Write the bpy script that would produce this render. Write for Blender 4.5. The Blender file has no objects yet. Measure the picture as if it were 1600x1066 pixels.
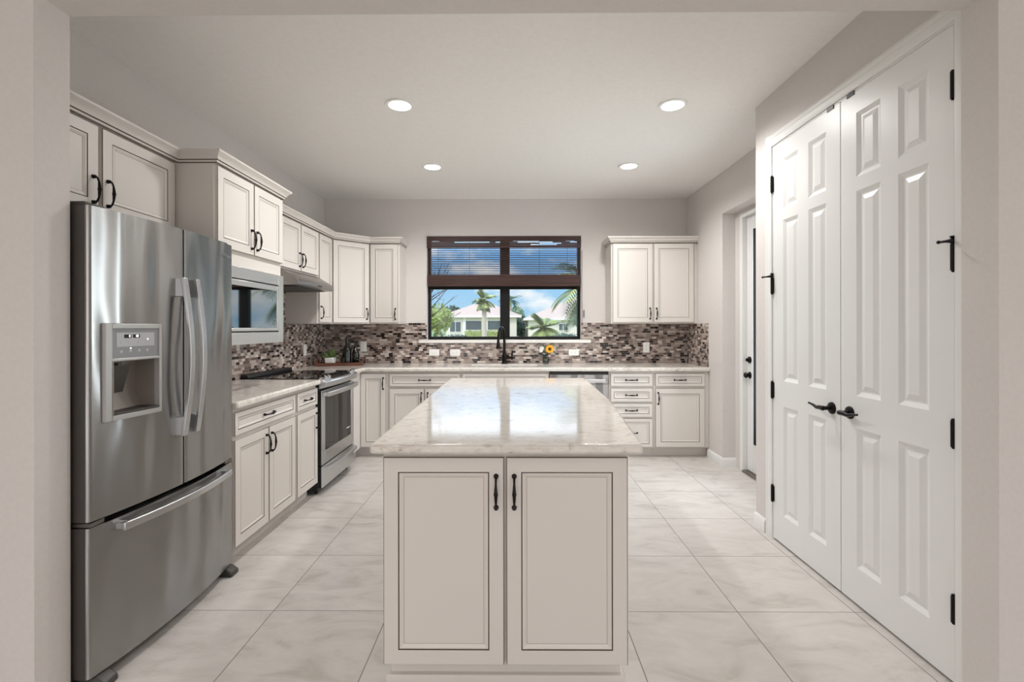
import bpy, bmesh, math, random
from mathutils import Vector, Matrix
random.seed(11)
S = bpy.context.scene
C = S.collection
PI = math.pi

# ------------------------------------------------------------------ camera
cam_d = bpy.data.cameras.new('camera')
cam = bpy.data.objects.new('camera', cam_d); C.objects.link(cam)
cam_d.sensor_fit = 'HORIZONTAL'; cam_d.sensor_width = 36.0
cam_d.lens = 747 / 1600 * 36
cam_d.shift_x = 0.0024; cam_d.shift_y = -22 / 1600
cam_d.clip_start = 0.05; cam_d.clip_end = 600
cam.location = (0, 0, 1.326)
cam.rotation_euler = (PI / 2, 0.0015, 0.0078)
S.camera = cam

# ------------------------------------------------------------------ exposure, world, sun, area lights
S.view_settings.view_transform = 'Standard'
S.view_settings.look = 'None'
S.view_settings.exposure = 0.0
S.view_settings.gamma = 1.0
S.view_settings.use_curve_mapping = False
S.cycles.use_denoising = True
S.cycles.max_bounces = 8
S.cycles.diffuse_bounces = 5
S.cycles.sample_clamp_indirect = 8


def lin(c):
    out = []
    for v in c:
        v = v / 255.0
        out.append(v / 12.92 if v <= 0.04045 else ((v + 0.055) / 1.055) ** 2.4)
    return tuple(out) + (1.0,)


def make_world():
    w = bpy.data.worlds.new('sky'); S.world = w; w.use_nodes = True
    nt = w.node_tree; nt.nodes.clear()
    N = nt.nodes.new; L = nt.links.new
    tc = N('ShaderNodeTexCoord')
    sep = N('ShaderNodeSeparateXYZ'); L(tc.outputs['Generated'], sep.inputs[0])
    ramp = N('ShaderNodeValToRGB')
    e = ramp.color_ramp.elements
    e[0].position = 0.0; e[0].color = lin((176, 214, 240))
    e[1].position = 0.6; e[1].color = lin((110, 150, 195))
    a = e.new(0.08); a.color = lin((150, 202, 240))
    a = e.new(0.15); a.color = lin((100, 162, 218)); a = e.new(0.20); a.color = lin((205, 216, 228))
    L(sep.outputs['Z'], ramp.inputs[0])
    mp = N('ShaderNodeMapping'); mp.inputs['Scale'].default_value = (1.0, 1.0, 2.6)
    mp.inputs['Location'].default_value = (0.37, 0.0, 0.12)
    L(tc.outputs['Generated'], mp.inputs[0])
    nz = N('ShaderNodeTexNoise'); nz.inputs['Scale'].default_value = 5.5
    nz.inputs['Detail'].default_value = 8; nz.inputs['Roughness'].default_value = 0.55
    L(mp.outputs[0], nz.inputs['Vector'])
    cr = N('ShaderNodeValToRGB')
    cr.color_ramp.elements[0].position = 0.47; cr.color_ramp.elements[0].color = (0, 0, 0, 1)
    cr.color_ramp.elements[1].position = 0.62; cr.color_ramp.elements[1].color = (1, 1, 1, 1)
    L(nz.outputs['Fac'], cr.inputs[0])
    mx = N('ShaderNodeMixRGB'); mx.inputs['Color2'].default_value = (0.95, 0.96, 0.98, 1)
    L(cr.outputs[0], mx.inputs['Fac']); L(ramp.outputs[0], mx.inputs['Color1'])
    bg = N('ShaderNodeBackground'); bg.inputs['Strength'].default_value = 1.05
    ms = N('ShaderNodeMapRange'); ms.interpolation_type = 'SMOOTHSTEP'   # bright high haze above the horizon band
    ms.inputs['From Min'].default_value = 0.125; ms.inputs['From Max'].default_value = 0.21
    ms.inputs['To Min'].default_value = 1.05; ms.inputs['To Max'].default_value = 3.4
    L(sep.outputs['Z'], ms.inputs['Value']); L(ms.outputs[0], bg.inputs['Strength'])
    L(mx.outputs[0], bg.inputs[0])
    out = N('ShaderNodeOutputWorld'); L(bg.outputs[0], out.inputs[0])


make_world()


def lamp(name, kind, loc, rot, power, color=(1, 1, 1), **kw):
    d = bpy.data.lights.new(name, kind); d.energy = power; d.color = color
    for k, v in kw.items():
        setattr(d, k, v)
    o = bpy.data.objects.new(name, d); C.objects.link(o)
    o.location = loc; o.rotation_euler = rot
    return o


sun = lamp('sun', 'SUN', (0, 0, 20), (0, 0, 0), 1.9, (1, 0.96, 0.9), angle=0.01)
sun.rotation_euler = Vector((0.62, 0.5, -0.62)).to_track_quat('-Z', 'Y').to_euler()
# warm fill lamps added at the unseen living room windows behind the camera
lamp('living_room_window_fill', 'AREA', (-1.8, -4.52, 1.45), (PI / 2, 0, 0), 38, (1, 0.88, 0.77), shape='RECTANGLE', size=2.6, size_y=2.2)
lamp('living_room_window_fill', 'AREA', (1.8, -4.52, 1.45), (PI / 2, 0, 0), 38, (1, 0.88, 0.77), shape='RECTANGLE', size=2.6, size_y=2.2)
# daylight through the kitchen window and the glazed exterior door
#lamp('kitchen_window_daylight', 'AREA', (-0.1, 5.72, 1.5), (-PI / 2, 0, 0), 14, (0.9, 0.95, 1), shape='RECTANGLE', size=1.6, size_y=0.6)
lamp('glass_door_daylight', 'AREA', (2.4, 3.85, 1.3), (0, PI / 2, 0), 22, (0.93, 0.97, 1), shape='RECTANGLE', size=1.8, size_y=0.6)

# ------------------------------------------------------------------ materials
MATS = {}


def mat(name, col, rough=0.5, metal=0.0, spec=0.5, emis=None, emis_s=0.0, coat=0.0):
    m = bpy.data.materials.new(name); m.use_nodes = True
    b = m.node_tree.nodes['Principled BSDF']
    b.inputs['Base Color'].default_value = lin(col)
    b.inputs['Roughness'].default_value = rough
    b.inputs['Metallic'].default_value = metal
    b.inputs['Specular IOR Level'].default_value = spec
    b.inputs['Coat Weight'].default_value = coat
    if emis:
        b.inputs['Emission Color'].default_value = lin(emis)
        b.inputs['Emission Strength'].default_value = emis_s
    MATS[name] = m
    return m


def nodes(m):
    nt = m.node_tree
    return nt, nt.nodes.new, nt.links.new, nt.nodes['Principled BSDF']


def noise_color(m, c1, c2, scale=(1, 1, 1), nscale=8, detail=4, lo=0.35, hi=0.65, bump=0.0, rough_var=None, dist=0.0):
    nt, N, L, b = nodes(m)
    tc = N('ShaderNodeTexCoord'); mp = N('ShaderNodeMapping'); mp.inputs['Scale'].default_value = scale
    L(tc.outputs['Object'], mp.inputs[0])
    nz = N('ShaderNodeTexNoise'); nz.inputs['Scale'].default_value = nscale; nz.inputs['Detail'].default_value = detail
    nz.inputs['Distortion'].default_value = dist
    L(mp.outputs[0], nz.inputs['Vector'])
    cr = N('ShaderNodeValToRGB'); e = cr.color_ramp.elements
    e[0].position = lo; e[0].color = lin(c1); e[1].position = hi; e[1].color = lin(c2)
    L(nz.outputs['Fac'], cr.inputs[0]); L(cr.outputs[0], b.inputs['Base Color'])
    if bump:
        bp = N('ShaderNodeBump'); bp.inputs['Strength'].default_value = bump; bp.inputs['Distance'].default_value = 0.002
        L(nz.outputs['Fac'], bp.inputs['Height']); L(bp.outputs[0], b.inputs['Normal'])
    return cr


WALL = mat('greige_wall_paint', (212, 207, 204), 0.75, spec=0.3)
noise_color(WALL, (211, 206, 203), (214, 209, 206), nscale=60, bump=0.015)
CEIL = mat('ceiling_paint', (238, 236, 233), 0.85, spec=0.2)
noise_color(CEIL, (237, 235, 232), (240, 238, 235), nscale=40, bump=0.015)
TRIM = mat('white_trim_paint', (231, 231, 229), 0.4)
DOORW = mat('white_door_paint', (229, 229, 228), 0.35)
CAB = mat('ivory_cabinet_paint', (217, 211, 205), 0.38)
GLAZE = mat('brown_glaze', (96, 82, 70), 0.5)
GLAZE2 = mat('thin_brown_glaze', (172, 160, 148), 0.5)
IRON = mat('black_iron', (22, 18, 17), 0.35, metal=0.6)
BLACKP = mat('black_plastic', (20, 20, 21), 0.4)
DARKG = mat('dark_grey_enamel', (62, 58, 55), 0.45)
GREYP = mat('silver_grey_plastic', (176, 175, 173), 0.4, metal=0.35)
RECESS = mat('taupe_recess_plastic', (150, 143, 136), 0.35, metal=0.4)
PANELG = mat('grey_control_panel', (138, 139, 142), 0.35)
PANELL = mat('light_grey_display_panel', (178, 179, 182), 0.3)
BGLASS = mat('black_glass', (12, 12, 13), 0.04, spec=0.6)
MIRG = mat('reflective_dark_glass', (150, 153, 155), 0.03, metal=1.0)
OVENG = mat('smoked_oven_glass', (34, 30, 28), 0.05, spec=0.35)
CHROME = mat('polished_chrome', (215, 218, 222), 0.12, metal=1.0)
WHITEP = mat('white_plastic', (240, 239, 236), 0.35)
SILL = mat('white_marble_sill', (230, 227, 223), 0.25)
BRONZE = mat('dark_bronze_frame', (19, 17, 17), 0.55, spec=0.25)
LENS = mat('lit_lamp_lens', (255, 255, 255), 0.4, emis=(255, 250, 244), emis_s=7.0)
LED = mat('lit_white_digit', (255, 255, 255), 0.4, emis=(255, 255, 255), emis_s=1.6)
WOODT = mat('brown_tray_wood', (120, 70, 44), 0.45)
noise_color(WOODT, (72, 42, 30), (112, 68, 46), scale=(2, 30, 30), nscale=5)
DBOTTLE = mat('dark_bottle_glass', (14, 18, 13), 0.06, spec=0.7)
CERAM = mat('white_ceramic', (240, 240, 238), 0.25)
LEAF = mat('succulent_leaf', (92, 112, 62), 0.5)
LEAFD = mat('dark_sage_leaf', (70, 82, 74), 0.55)
PETALW = mat('white_petal', (232, 230, 224), 0.6)
PETALY = mat('yellow_petal', (242, 178, 24), 0.55)
SEEDB = mat('brown_flower_centre', (88, 52, 20), 0.8)
SCREW = mat('slot_grey', (110, 108, 106), 0.5)
ALU = mat('threshold_metal', (128, 122, 116), 0.4, metal=0.8)

# stainless steel, faint vertical waviness and fine brushing
STEEL = mat('brushed_stainless_steel', (158, 157, 156), 0.3, metal=1.0)
nt, N, L, b = nodes(STEEL)
tc = N('ShaderNodeTexCoord'); mp = N('ShaderNodeMapping'); mp.inputs['Scale'].default_value = (3.2, 3.2, 0.9)
L(tc.outputs['Object'], mp.inputs[0])
nz = N('ShaderNodeTexNoise'); nz.inputs['Scale'].default_value = 1.5; nz.inputs['Detail'].default_value = 1
L(mp.outputs[0], nz.inputs['Vector'])
bp = N('ShaderNodeBump'); bp.inputs['Strength'].default_value = 0.9; bp.inputs['Distance'].default_value = 0.05
L(nz.outputs['Fac'], bp.inputs['Height']); L(bp.outputs[0], b.inputs['Normal'])
mp2 = N('ShaderNodeMapping'); mp2.inputs['Scale'].default_value = (3, 3, 300)
L(tc.outputs['Object'], mp2.inputs[0])
nz2 = N('ShaderNodeTexNoise'); nz2.inputs['Scale'].default_value = 3; nz2.inputs['Detail'].default_value = 2
L(mp2.outputs[0], nz2.inputs['Vector'])
mr = N('ShaderNodeMapRange'); mr.inputs['To Min'].default_value = 0.255; mr.inputs['To Max'].default_value = 0.275
L(nz2.outputs['Fac'], mr.inputs['Value']); L(mr.outputs[0], b.inputs['Roughness'])
tg = N('ShaderNodeTangent'); tg.direction_type = 'RADIAL'; tg.axis = 'Z'; L(tg.outputs[0], b.inputs['Tangent'])
b.inputs['Anisotropic'].default_value = 0.8; b.inputs['Anisotropic Rotation'].default_value = 0.25

STEELS = mat('satin_stainless_steel', (202, 203, 204), 0.28, metal=1.0)
STEELW = mat('light_satin_steel', (226, 222, 219), 0.34, metal=0.85)
HOODS = mat('hood_stainless_steel', (142, 138, 135), 0.3, metal=1.0)

# quartz worktop
QUARTZ = mat('cream_quartz', (222, 216, 208), 0.09, spec=0.6)
nt, N, L, b = nodes(QUARTZ)
tc = N('ShaderNodeTexCoord'); mp = N('ShaderNodeMapping'); mp.inputs['Scale'].default_value = (3.0, 5.0, 5)
mp.inputs['Rotation'].default_value = (0, 0, 0.3)
L(tc.outputs['Object'], mp.inputs[0])
nz = N('ShaderNodeTexNoise'); nz.inputs['Scale'].default_value = 5; nz.inputs['Detail'].default_value = 9
nz.inputs['Roughness'].default_value = 0.68; nz.inputs['Distortion'].default_value = 1.2
L(mp.outputs[0], nz.inputs['Vector'])
cr = N('ShaderNodeValToRGB'); e = cr.color_ramp.elements
e[0].position = 0.30; e[0].color = lin((160, 150, 140))
e[1].position = 0.62; e[1].color = lin((226, 221, 214))
a = e.new(0.40); a.color = lin((205, 197, 188)); a = e.new(0.47); a.color = lin((218, 212, 204))
L(nz.outputs['Fac'], cr.inputs[0]); L(cr.outputs[0], b.inputs['Base Color'])

# floor tile: square tiles on the grid measured in the room
TILE = 0.5405
FLOORM = mat('porcelain_floor_tile', (206, 201, 195), 0.3, spec=0.5)
nt, N, L, b = nodes(FLOORM)
tc = N('ShaderNodeTexCoord'); sep = N('ShaderNodeSeparateXYZ'); L(tc.outputs['Object'], sep.inputs[0])


def math_node(nt, op, a=None, bval=None):
    n = nt.nodes.new('ShaderNodeMath'); n.operation = op
    for i, v in enumerate((a, bval)):
        if v is None:
            continue
        if isinstance(v, (int, float)):
            n.inputs[i].default_value = v
        else:
            nt.links.new(v, n.inputs[i])
    return n.outputs[0]


def cell(nt, coord, off, size):
    t = math_node(nt, 'DIVIDE', math_node(nt, 'SUBTRACT', coord, off), size)
    return math_node(nt, 'FLOOR', t), math_node(nt, 'FRACT', t)


cx, fx = cell(nt, sep.outputs['X'], 0.4995, TILE)
cy, fy = cell(nt, sep.outputs['Y'], 2.229, TILE)


def edge(nt, f, w):
    d = math_node(nt, 'ABSOLUTE', math_node(nt, 'SUBTRACT', f, 0.5))
    return math_node(nt, 'GREATER_THAN', d, 0.5 - w)


grout = math_node(nt, 'MAXIMUM', edge(nt, fx, 0.0035), edge(nt, fy, 0.0035))
cb = N('ShaderNodeCombineXYZ'); L(cx, cb.inputs[0]); L(cy, cb.inputs[1])
wn = N('ShaderNodeTexWhiteNoise'); wn.noise_dimensions = '2D'; L(cb.outputs[0], wn.inputs['Vector'])
off = N('ShaderNodeVectorMath'); off.operation = 'SCALE'; off.inputs['Scale'].default_value = 13.0
L(wn.outputs['Color'], off.inputs[0])
add = N('ShaderNodeVectorMath'); add.operation = 'ADD'; L(tc.outputs['Object'], add.inputs[0]); L(off.outputs[0], add.inputs[1])
mp = N('ShaderNodeMapping'); mp.inputs['Scale'].default_value = (1.6, 3.4, 1); mp.inputs['Rotation'].default_value = (0, 0, 0.5)
L(add.outputs[0], mp.inputs[0])
nz = N('ShaderNodeTexNoise'); nz.inputs['Scale'].default_value = 2.2; nz.inputs['Detail'].default_value = 8
nz.inputs['Roughness'].default_value = 0.62; nz.inputs['Distortion'].default_value = 0.8
L(mp.outputs[0], nz.inputs['Vector'])
cr = N('ShaderNodeValToRGB'); e = cr.color_ramp.elements
e[0].position = 0.28; e[0].color = lin((182, 176, 169)); e[1].position = 0.7; e[1].color = lin((210, 205, 200))
a = e.new(0.47); a.color = lin((200, 195, 190))
L(nz.outputs['Fac'], cr.inputs[0])
mx = N('ShaderNodeMixRGB'); L(grout, mx.inputs['Fac']); L(cr.outputs[0], mx.inputs['Color1'])
mx.inputs['Color2'].default_value = lin((112, 106, 101))
L(mx.outputs[0], b.inputs['Base Color'])
rg = math_node(nt, 'ADD', math_node(nt, 'MULTIPLY', grout, 0.5), 0.27); L(rg, b.inputs['Roughness'])

# mosaic backsplash: brick rows of small glass and stone pieces
MOSAIC = mat('glass_and_stone_mosaic', (150, 135, 125), 0.25, spec=0.55)
nt, N, L, b = nodes(MOSAIC)
tc = N('ShaderNodeTexCoord'); sep = N('ShaderNodeSeparateXYZ'); L(tc.outputs['Object'], sep.inputs[0])
along = math_node(nt, 'ADD', sep.outputs['X'], sep.outputs['Y'])
RH = 0.0228
row, frow = cell(nt, sep.outputs['Z'], 0.916, RH)
wr = N('ShaderNodeTexWhiteNoise'); wr.noise_dimensions = '1D'; L(row, wr.inputs['W'])
shift = math_node(nt, 'ADD', along, math_node(nt, 'MULTIPLY', wr.outputs['Value'], 0.3))
BW = 0.0475
col, fcol = cell(nt, shift, 0.0, BW)
gr = math_node(nt, 'MAXIMUM', edge(nt, frow, 0.05), edge(nt, fcol, 0.022))
cb = N('ShaderNodeCombineXYZ'); L(col, cb.inputs[0]); L(row, cb.inputs[1])
wn = N('ShaderNodeTexWhiteNoise'); wn.noise_dimensions = '2D'; L(cb.outputs[0], wn.inputs['Vector'])
cr = N('ShaderNodeValToRGB'); cr.color_ramp.interpolation = 'CONSTANT'; e = cr.color_ramp.elements
e[0].position = 0.0; e[0].color = lin((24, 17, 17)); e[1].position = 0.16; e[1].color = lin((98, 80, 74))
for p, c in ((0.32, (128, 111, 103)), (0.48, (152, 138, 129)), (0.66, (178, 164, 155)), (0.84, (208, 198, 190)), (0.93, (138, 127, 122))):
    a = e.new(p); a.color = lin(c)
L(wn.outputs['Value'], cr.inputs[0])
mx = N('ShaderNodeMixRGB'); L(gr, mx.inputs['Fac']); L(cr.outputs[0], mx.inputs['Color1'])
mx.inputs['Color2'].default_value = lin((152, 140, 133))
L(mx.outputs[0], b.inputs['Base Color'])
rr = N('ShaderNodeMapRange'); L(wn.outputs['Value'], rr.inputs['Value'])
rr.inputs['To Min'].default_value = 0.1; rr.inputs['To Max'].default_value = 0.4
L(math_node(nt, 'MAXIMUM', rr.outputs[0], math_node(nt, 'MULTIPLY', gr, 0.7)), b.inputs['Roughness'])

# woven wood blind
BAMBOO = mat('dark_woven_wood', (64, 34, 26), 0.55)
noise_color(BAMBOO, (30, 14, 11), (76, 40, 30), scale=(1.5, 1, 120), nscale=3, detail=3)


def glass_mat(name, tint, refl):
    m = bpy.data.materials.new(name); m.use_nodes = True
    nt = m.node_tree; nt.nodes.clear(); N = nt.nodes.new; L = nt.links.new
    t = N('ShaderNodeBsdfTransparent'); t.inputs[0].default_value = tint
    g = N('ShaderNodeBsdfGlossy'); g.inputs['Roughness'].default_value = 0.02
    fr = N('ShaderNodeFresnel'); fr.inputs['IOR'].default_value = refl
    mx = N('ShaderNodeMixShader'); L(fr.outputs[0], mx.inputs[0]); L(t.outputs[0], mx.inputs[1]); L(g.outputs[0], mx.inputs[2])
    o = N('ShaderNodeOutputMaterial'); L(mx.outputs[0], o.inputs[0])
    MATS[name] = m
    return m


PANE = glass_mat('clear_window_glass', (0.97, 0.985, 0.98, 1), 1.25)
VASEG = glass_mat('clear_vase_glass', (0.86, 0.9, 0.88, 1), 1.35)

# outdoors
STUCCO = mat('cream_stucco', (226, 216, 202), 0.9)
ROOFM = mat('pink_roof_tile', (190, 168, 154), 0.9)
noise_color(ROOFM, (176, 152, 138), (198, 176, 162), scale=(3, 3, 12), nscale=4)
SCREENM = mat('dark_porch_screen', (70, 82, 88), 0.5)
FASCIA = mat('white_fascia', (238, 234, 228), 0.7)
GRASS = mat('lawn_grass', (122, 138, 96), 0.95); noise_color(GRASS, (104, 122, 80), (138, 152, 108), nscale=2)
FOL1 = mat('bright_foliage', (150, 160, 92), 0.7)
FOL2 = mat('mid_green_foliage', (98, 118, 76), 0.7)
FOLH = mat('hazy_grey_green_foliage', (142, 160, 132), 0.8)  # distance haze is mixed into this leaf colour
FOL3 = mat('dark_green_foliage', (66, 86, 72), 0.7)
FROND = mat('palm_frond_green', (112, 124, 84), 0.6)
FRONDY = mat('pale_frond_green', (186, 190, 120), 0.6)
BARK = mat('palm_bark', (196, 180, 162), 0.9); noise_color(BARK, (170, 152, 134), (212, 198, 182), scale=(4, 4, 20), nscale=3)
TWIG = mat('grey_bark', (88, 74, 66), 0.9)


# ------------------------------------------------------------------ mesh builder
class MB:
    def __init__(self):
        self.v = []; self.f = []; self.m = []

    def add(self, verts, faces, m=0):
        o = len(self.v); self.v += [tuple(p) for p in verts]
        for f in faces:
            self.f.append(tuple(i + o for i in f)); self.m.append(m)

    def box(self, x0, y0, z0, x1, y1, z1, m=0):
        x0, x1 = sorted((x0, x1)); y0, y1 = sorted((y0, y1)); z0, z1 = sorted((z0, z1))
        self.add([(x0, y0, z0), (x1, y0, z0), (x1, y1, z0), (x0, y1, z0), (x0, y0, z1), (x1, y0, z1), (x1, y1, z1), (x0, y1, z1)],
                 [(0, 3, 2, 1), (4, 5, 6, 7), (0, 1, 5, 4), (1, 2, 6, 5), (2, 3, 7, 6), (3, 0, 4, 7)], m)
        return self

    def prism(self, poly, a0, a1, axis='z', m=0):
        """poly: 2D points; axis z -> (x,y), axis x -> (y,z), axis y -> (x,z)"""
        n = len(poly)

        def P(p, a):
            if axis == 'z': return (p[0], p[1], a)
            if axis == 'x': return (a, p[0], p[1])
            return (p[0], a, p[1])
        vs = [P(p, a0) for p in poly] + [P(p, a1) for p in poly]
        fs = [tuple(range(n - 1, -1, -1)), tuple(range(n, 2 * n))]
        fs += [(i, (i + 1) % n, n + (i + 1) % n, n + i) for i in range(n)]
        self.add(vs, fs, m); return self

    def tube(self, pts, rad, n=10, m=0):
        pts = [Vector(p) for p in pts]
        if not isinstance(rad, (list, tuple)): rad = [rad] * len(pts)
        vs = []; fs = []
        up = None
        for i, p in enumerate(pts):
            t = (pts[min(i + 1, len(pts) - 1)] - pts[max(i - 1, 0)]).normalized()
            if up is None:
                up = t.orthogonal().normalized()
            else:
                up = (up - t * up.dot(t))
                up = up.normalized() if up.length > 1e-6 else t.orthogonal().normalized()
            sd = t.cross(up)
            for k in range(n):
                a = 2 * PI * k / n
                vs.append(p + (up * math.cos(a) + sd * math.sin(a)) * rad[i])
        for i in range(len(pts) - 1):
            for k in range(n):
                fs.append((i * n + k, i * n + (k + 1) % n, (i + 1) * n + (k + 1) % n, (i + 1) * n + k))
        fs.append(tuple(range(n - 1, -1, -1))); fs.append(tuple((len(pts) - 1) * n + k for k in range(n)))
        self.add(vs, fs, m); return self

    def lathe(self, prof, o=(0, 0, 0), axis='z', n=24, m=0, ring=False):
        vs = []; fs = []
        for r, h in prof:
            for k in range(n):
                a = 2 * PI * k / n; c, s = max(r, 1e-5) * math.cos(a), max(r, 1e-5) * math.sin(a)
                if axis == 'z': p = (o[0] + c, o[1] + s, o[2] + h)
                elif axis == 'y': p = (o[0] + c, o[1] + h, o[2] + s)
                else: p = (o[0] + h, o[1] + c, o[2] + s)
                vs.append(p)
        for i in range(len(prof) - 1):
            for k in range(n):
                fs.append((i * n + k, i * n + (k + 1) % n, (i + 1) * n + (k + 1) % n, (i + 1) * n + k))
        q = len(prof) - 1
        if ring: fs += [(q * n + k, q * n + (k + 1) % n, (k + 1) % n, k) for k in range(n)]
        else: fs.append(tuple(range(n - 1, -1, -1))); fs.append(tuple(q * n + k for k in range(n)))
        self.add(vs, fs, m); return self

    def sweep(self, prof, path, start_t=None, end_t=None, m=0):
        """prof: (out, z) points; path: (x, y) points, outward side is to the right of travel; mitred corners"""
        P = [Vector(p) for p in path]; k = len(prof); vs = []; fs = []

        def nrm(d): return Vector((d[1], -d[0])).normalized()
        for i, p in enumerate(P):
            d0 = (P[i] - P[i - 1]) if i > 0 else (Vector(start_t) if start_t else P[1] - P[0])
            d1 = (P[i + 1] - P[i]) if i < len(P) - 1 else (Vector(end_t) if end_t else P[i] - P[i - 1])
            n0, n1 = nrm(d0), nrm(d1); b = n0 + n1; b = b / (b.dot(n0)) if b.length > 1e-6 else n0
            for o, z in prof:
                vs.append((p.x + b.x * o, p.y + b.y * o, z))
        for i in range(len(P) - 1):
            for j in range(k):
                fs.append((i * k + j, i * k + (j + 1) % k, (i + 1) * k + (j + 1) % k, (i + 1) * k + j))
        fs.append(tuple(range(k - 1, -1, -1))); fs.append(tuple((len(P) - 1) * k + j for j in range(k)))
        self.add(vs, fs, m); return self

    def ball(self, c, r, n=12, m=0, sc=(1, 1, 1)):
        k = n // 2
        prof = [(r * math.sin(PI * i / k), -r * math.cos(PI * i / k)) for i in range(k + 1)]
        b = MB().lathe(prof, n=n)
        self.add([(c[0] + p[0] * sc[0], c[1] + p[1] * sc[1], c[2] + p[2] * sc[2]) for p in b.v], b.f, m); return self

    def rings(self, rect, rg, bands, y0=0.0):
        """nested rectangles (inset, y) on a face looking to -y, last ring filled; bands: material of each band, then of the fill"""
        x0, x1, z0, z1 = rect; vs = []
        for ins, y in rg:
            vs += [(x0 + ins, y0 + y, z0 + ins), (x1 - ins, y0 + y, z0 + ins), (x1 - ins, y0 + y, z1 - ins), (x0 + ins, y0 + y, z1 - ins)]
        o = len(self.v); self.v += vs
        for i in range(len(rg) - 1):
            for k in range(4):
                self.f.append((o + 4 * i + k, o + 4 * i + (k + 1) % 4, o + 4 * i + 4 + (k + 1) % 4, o + 4 * i + 4 + k)); self.m.append(bands[i])
        i = len(rg) - 1
        self.f.append(tuple(o + 4 * i + k for k in range(4))); self.m.append(bands[-1])
        return self

    def build(self, name, mats, parent=None, loc=(0, 0, 0), rot=0.0, bevel=0.0, seg=2, fix=True, angle=35):
        me = bpy.data.meshes.new(name)
        me.from_pydata(self.v, [], self.f)
        if not isinstance(mats, (list, tuple)): mats = [mats]
        for mm in mats: me.materials.append(mm)
        me.polygons.foreach_set('material_index', self.m)
        me.polygons.foreach_set('use_smooth', [True] * len(self.f))
        if fix:
            bm = bmesh.new(); bm.from_mesh(me)
            bmesh.ops.recalc_face_normals(bm, faces=bm.faces)
            bm.to_mesh(me); bm.free()
        me.set_sharp_from_angle(angle=math.radians(angle))
        me.update()
        o = bpy.data.objects.new(name, me); C.objects.link(o)
        o.location = loc; o.rotation_euler = (0, 0, rot) if not isinstance(rot, tuple) else rot
        if parent: o.parent = parent
        if bevel:
            md = o.modifiers.new('edge', 'BEVEL'); md.width = bevel; md.segments = seg; md.limit_method = 'ANGLE'; md.angle_limit = math.radians(40)
            md.harden_normals = False
        return o


def tag(o, label, cat, group=None, kind=None):
    o['label'] = label; o['category'] = cat
    if group: o['group'] = group
    if kind: o['kind'] = kind
    return o


def thing(name, label, cat, loc=(0, 0, 0), rot=0.0, group=None):
    o = bpy.data.objects.new(name, None); C.objects.link(o); o.empty_display_size = 0.1
    o.location = loc; o.rotation_euler = (0, 0, rot)
    return tag(o, label, cat, group)


def struct(o, label=None, cat=None):
    o['kind'] = 'structure'
    if label: o['label'] = label
    if cat: o['category'] = cat
    return o


def copy_tree(o, parent=None):
    c = o.copy(); C.objects.link(c)
    if parent: c.parent = parent
    for ch in list(o.children):
        copy_tree(ch, c)
    return c


def text(name, body, size, parent, loc, rot, m, shear=0.0, extrude=0.0004):
    cu = bpy.data.curves.new(name, 'FONT'); cu.body = body; cu.size = size; cu.extrude = extrude
    cu.align_x = 'CENTER'; cu.align_y = 'CENTER'; cu.shear = shear
    tmp = bpy.data.objects.new(name, cu)
    me = bpy.data.meshes.new_from_object(tmp); bpy.data.objects.remove(tmp)
    me.materials.clear(); me.materials.append(m)
    o = bpy.data.objects.new(name, me); C.objects.link(o); o.parent = parent
    o.location = loc; o.rotation_euler = rot
    return o


# ------------------------------------------------------------------ room shell
WL, WB, WR = -2.165, 5.47, 1.98      # inner faces: left wall, back wall, right wall
CH = 2.79                            # ceiling height
CX = 1.625                           # face of the closet wall
X0, X1, Y0 = -3.7, 3.7, -4.7         # living room behind the camera

struct(MB().box(X0, Y0, -0.12, X1, 5.67, 0).build('floor', FLOORM), 'pale square porcelain tile floor with thin grey grout lines', 'floor')
struct(MB().box(X0, Y0, CH, X1, 5.67, CH + 0.12).build('ceiling', CEIL), 'smooth painted ceiling with four recessed lights', 'ceiling')
struct(MB().box(WL - 0.15, 1.70, 0, WL, 5.67, CH).build('wall_left', WALL), 'greige wall behind refrigerator and range', 'wall')
# back wall with the window opening
WX0, WX1, WZ0, WZ1 = -0.99, 0.776, 1.18, 2.366
w = MB()
w.box(WL, WB, 0, WX0, 5.67, CH); w.box(WX1, WB, 0, 2.2, 5.67, CH)
w.box(WX0, WB, 0, WX1, 5.67, WZ0 - 0.04); w.box(WX0, WB, WZ1, WX1, 5.67, CH)
struct(w.build('wall_back', WALL), 'greige wall around the kitchen window', 'wall')
# right wall with the recessed exterior door
DY0, DY1 = 3.42, 4.385               # door leaf opening along the wall
w = MB()
w.box(WR, 4.537, 0, 2.26, WB, CH)
w.box(WR, 3.214, 2.395, 2.26, 4.537, CH)
w.box(2.10, 3.214, 0, 2.26, 3.37, 2.395)
w.box(2.10, 4.44, 0, 2.26, 4.537, 2.395); w.box(2.10, 3.37, 2.36, 2.26, 4.44, 2.395)
struct(w.build('wall_right', WALL), 'greige wall with a recess for the exterior door', 'wall')
# closet wall with the double door opening
KY0, KY1 = 1.772, 2.995
w = MB()
w.box(CX, KY1 + 0.012, 0, CX + 0.12, 3.214, CH)
w.box(CX, 1.70, 2.452, CX + 0.12, KY1 + 0.012, CH)
w.box(CX, 1.70, 0, CX + 0.12, KY0 - 0.012, 2.452)
w.box(CX + 0.12, 3.10, 0, 2.26, 3.214, CH); w.box(2.26, 1.70, 0, 2.36, 3.214, CH)
struct(w.build('wall_closet', WALL), 'greige wall holding the double closet doors', 'wall')
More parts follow.
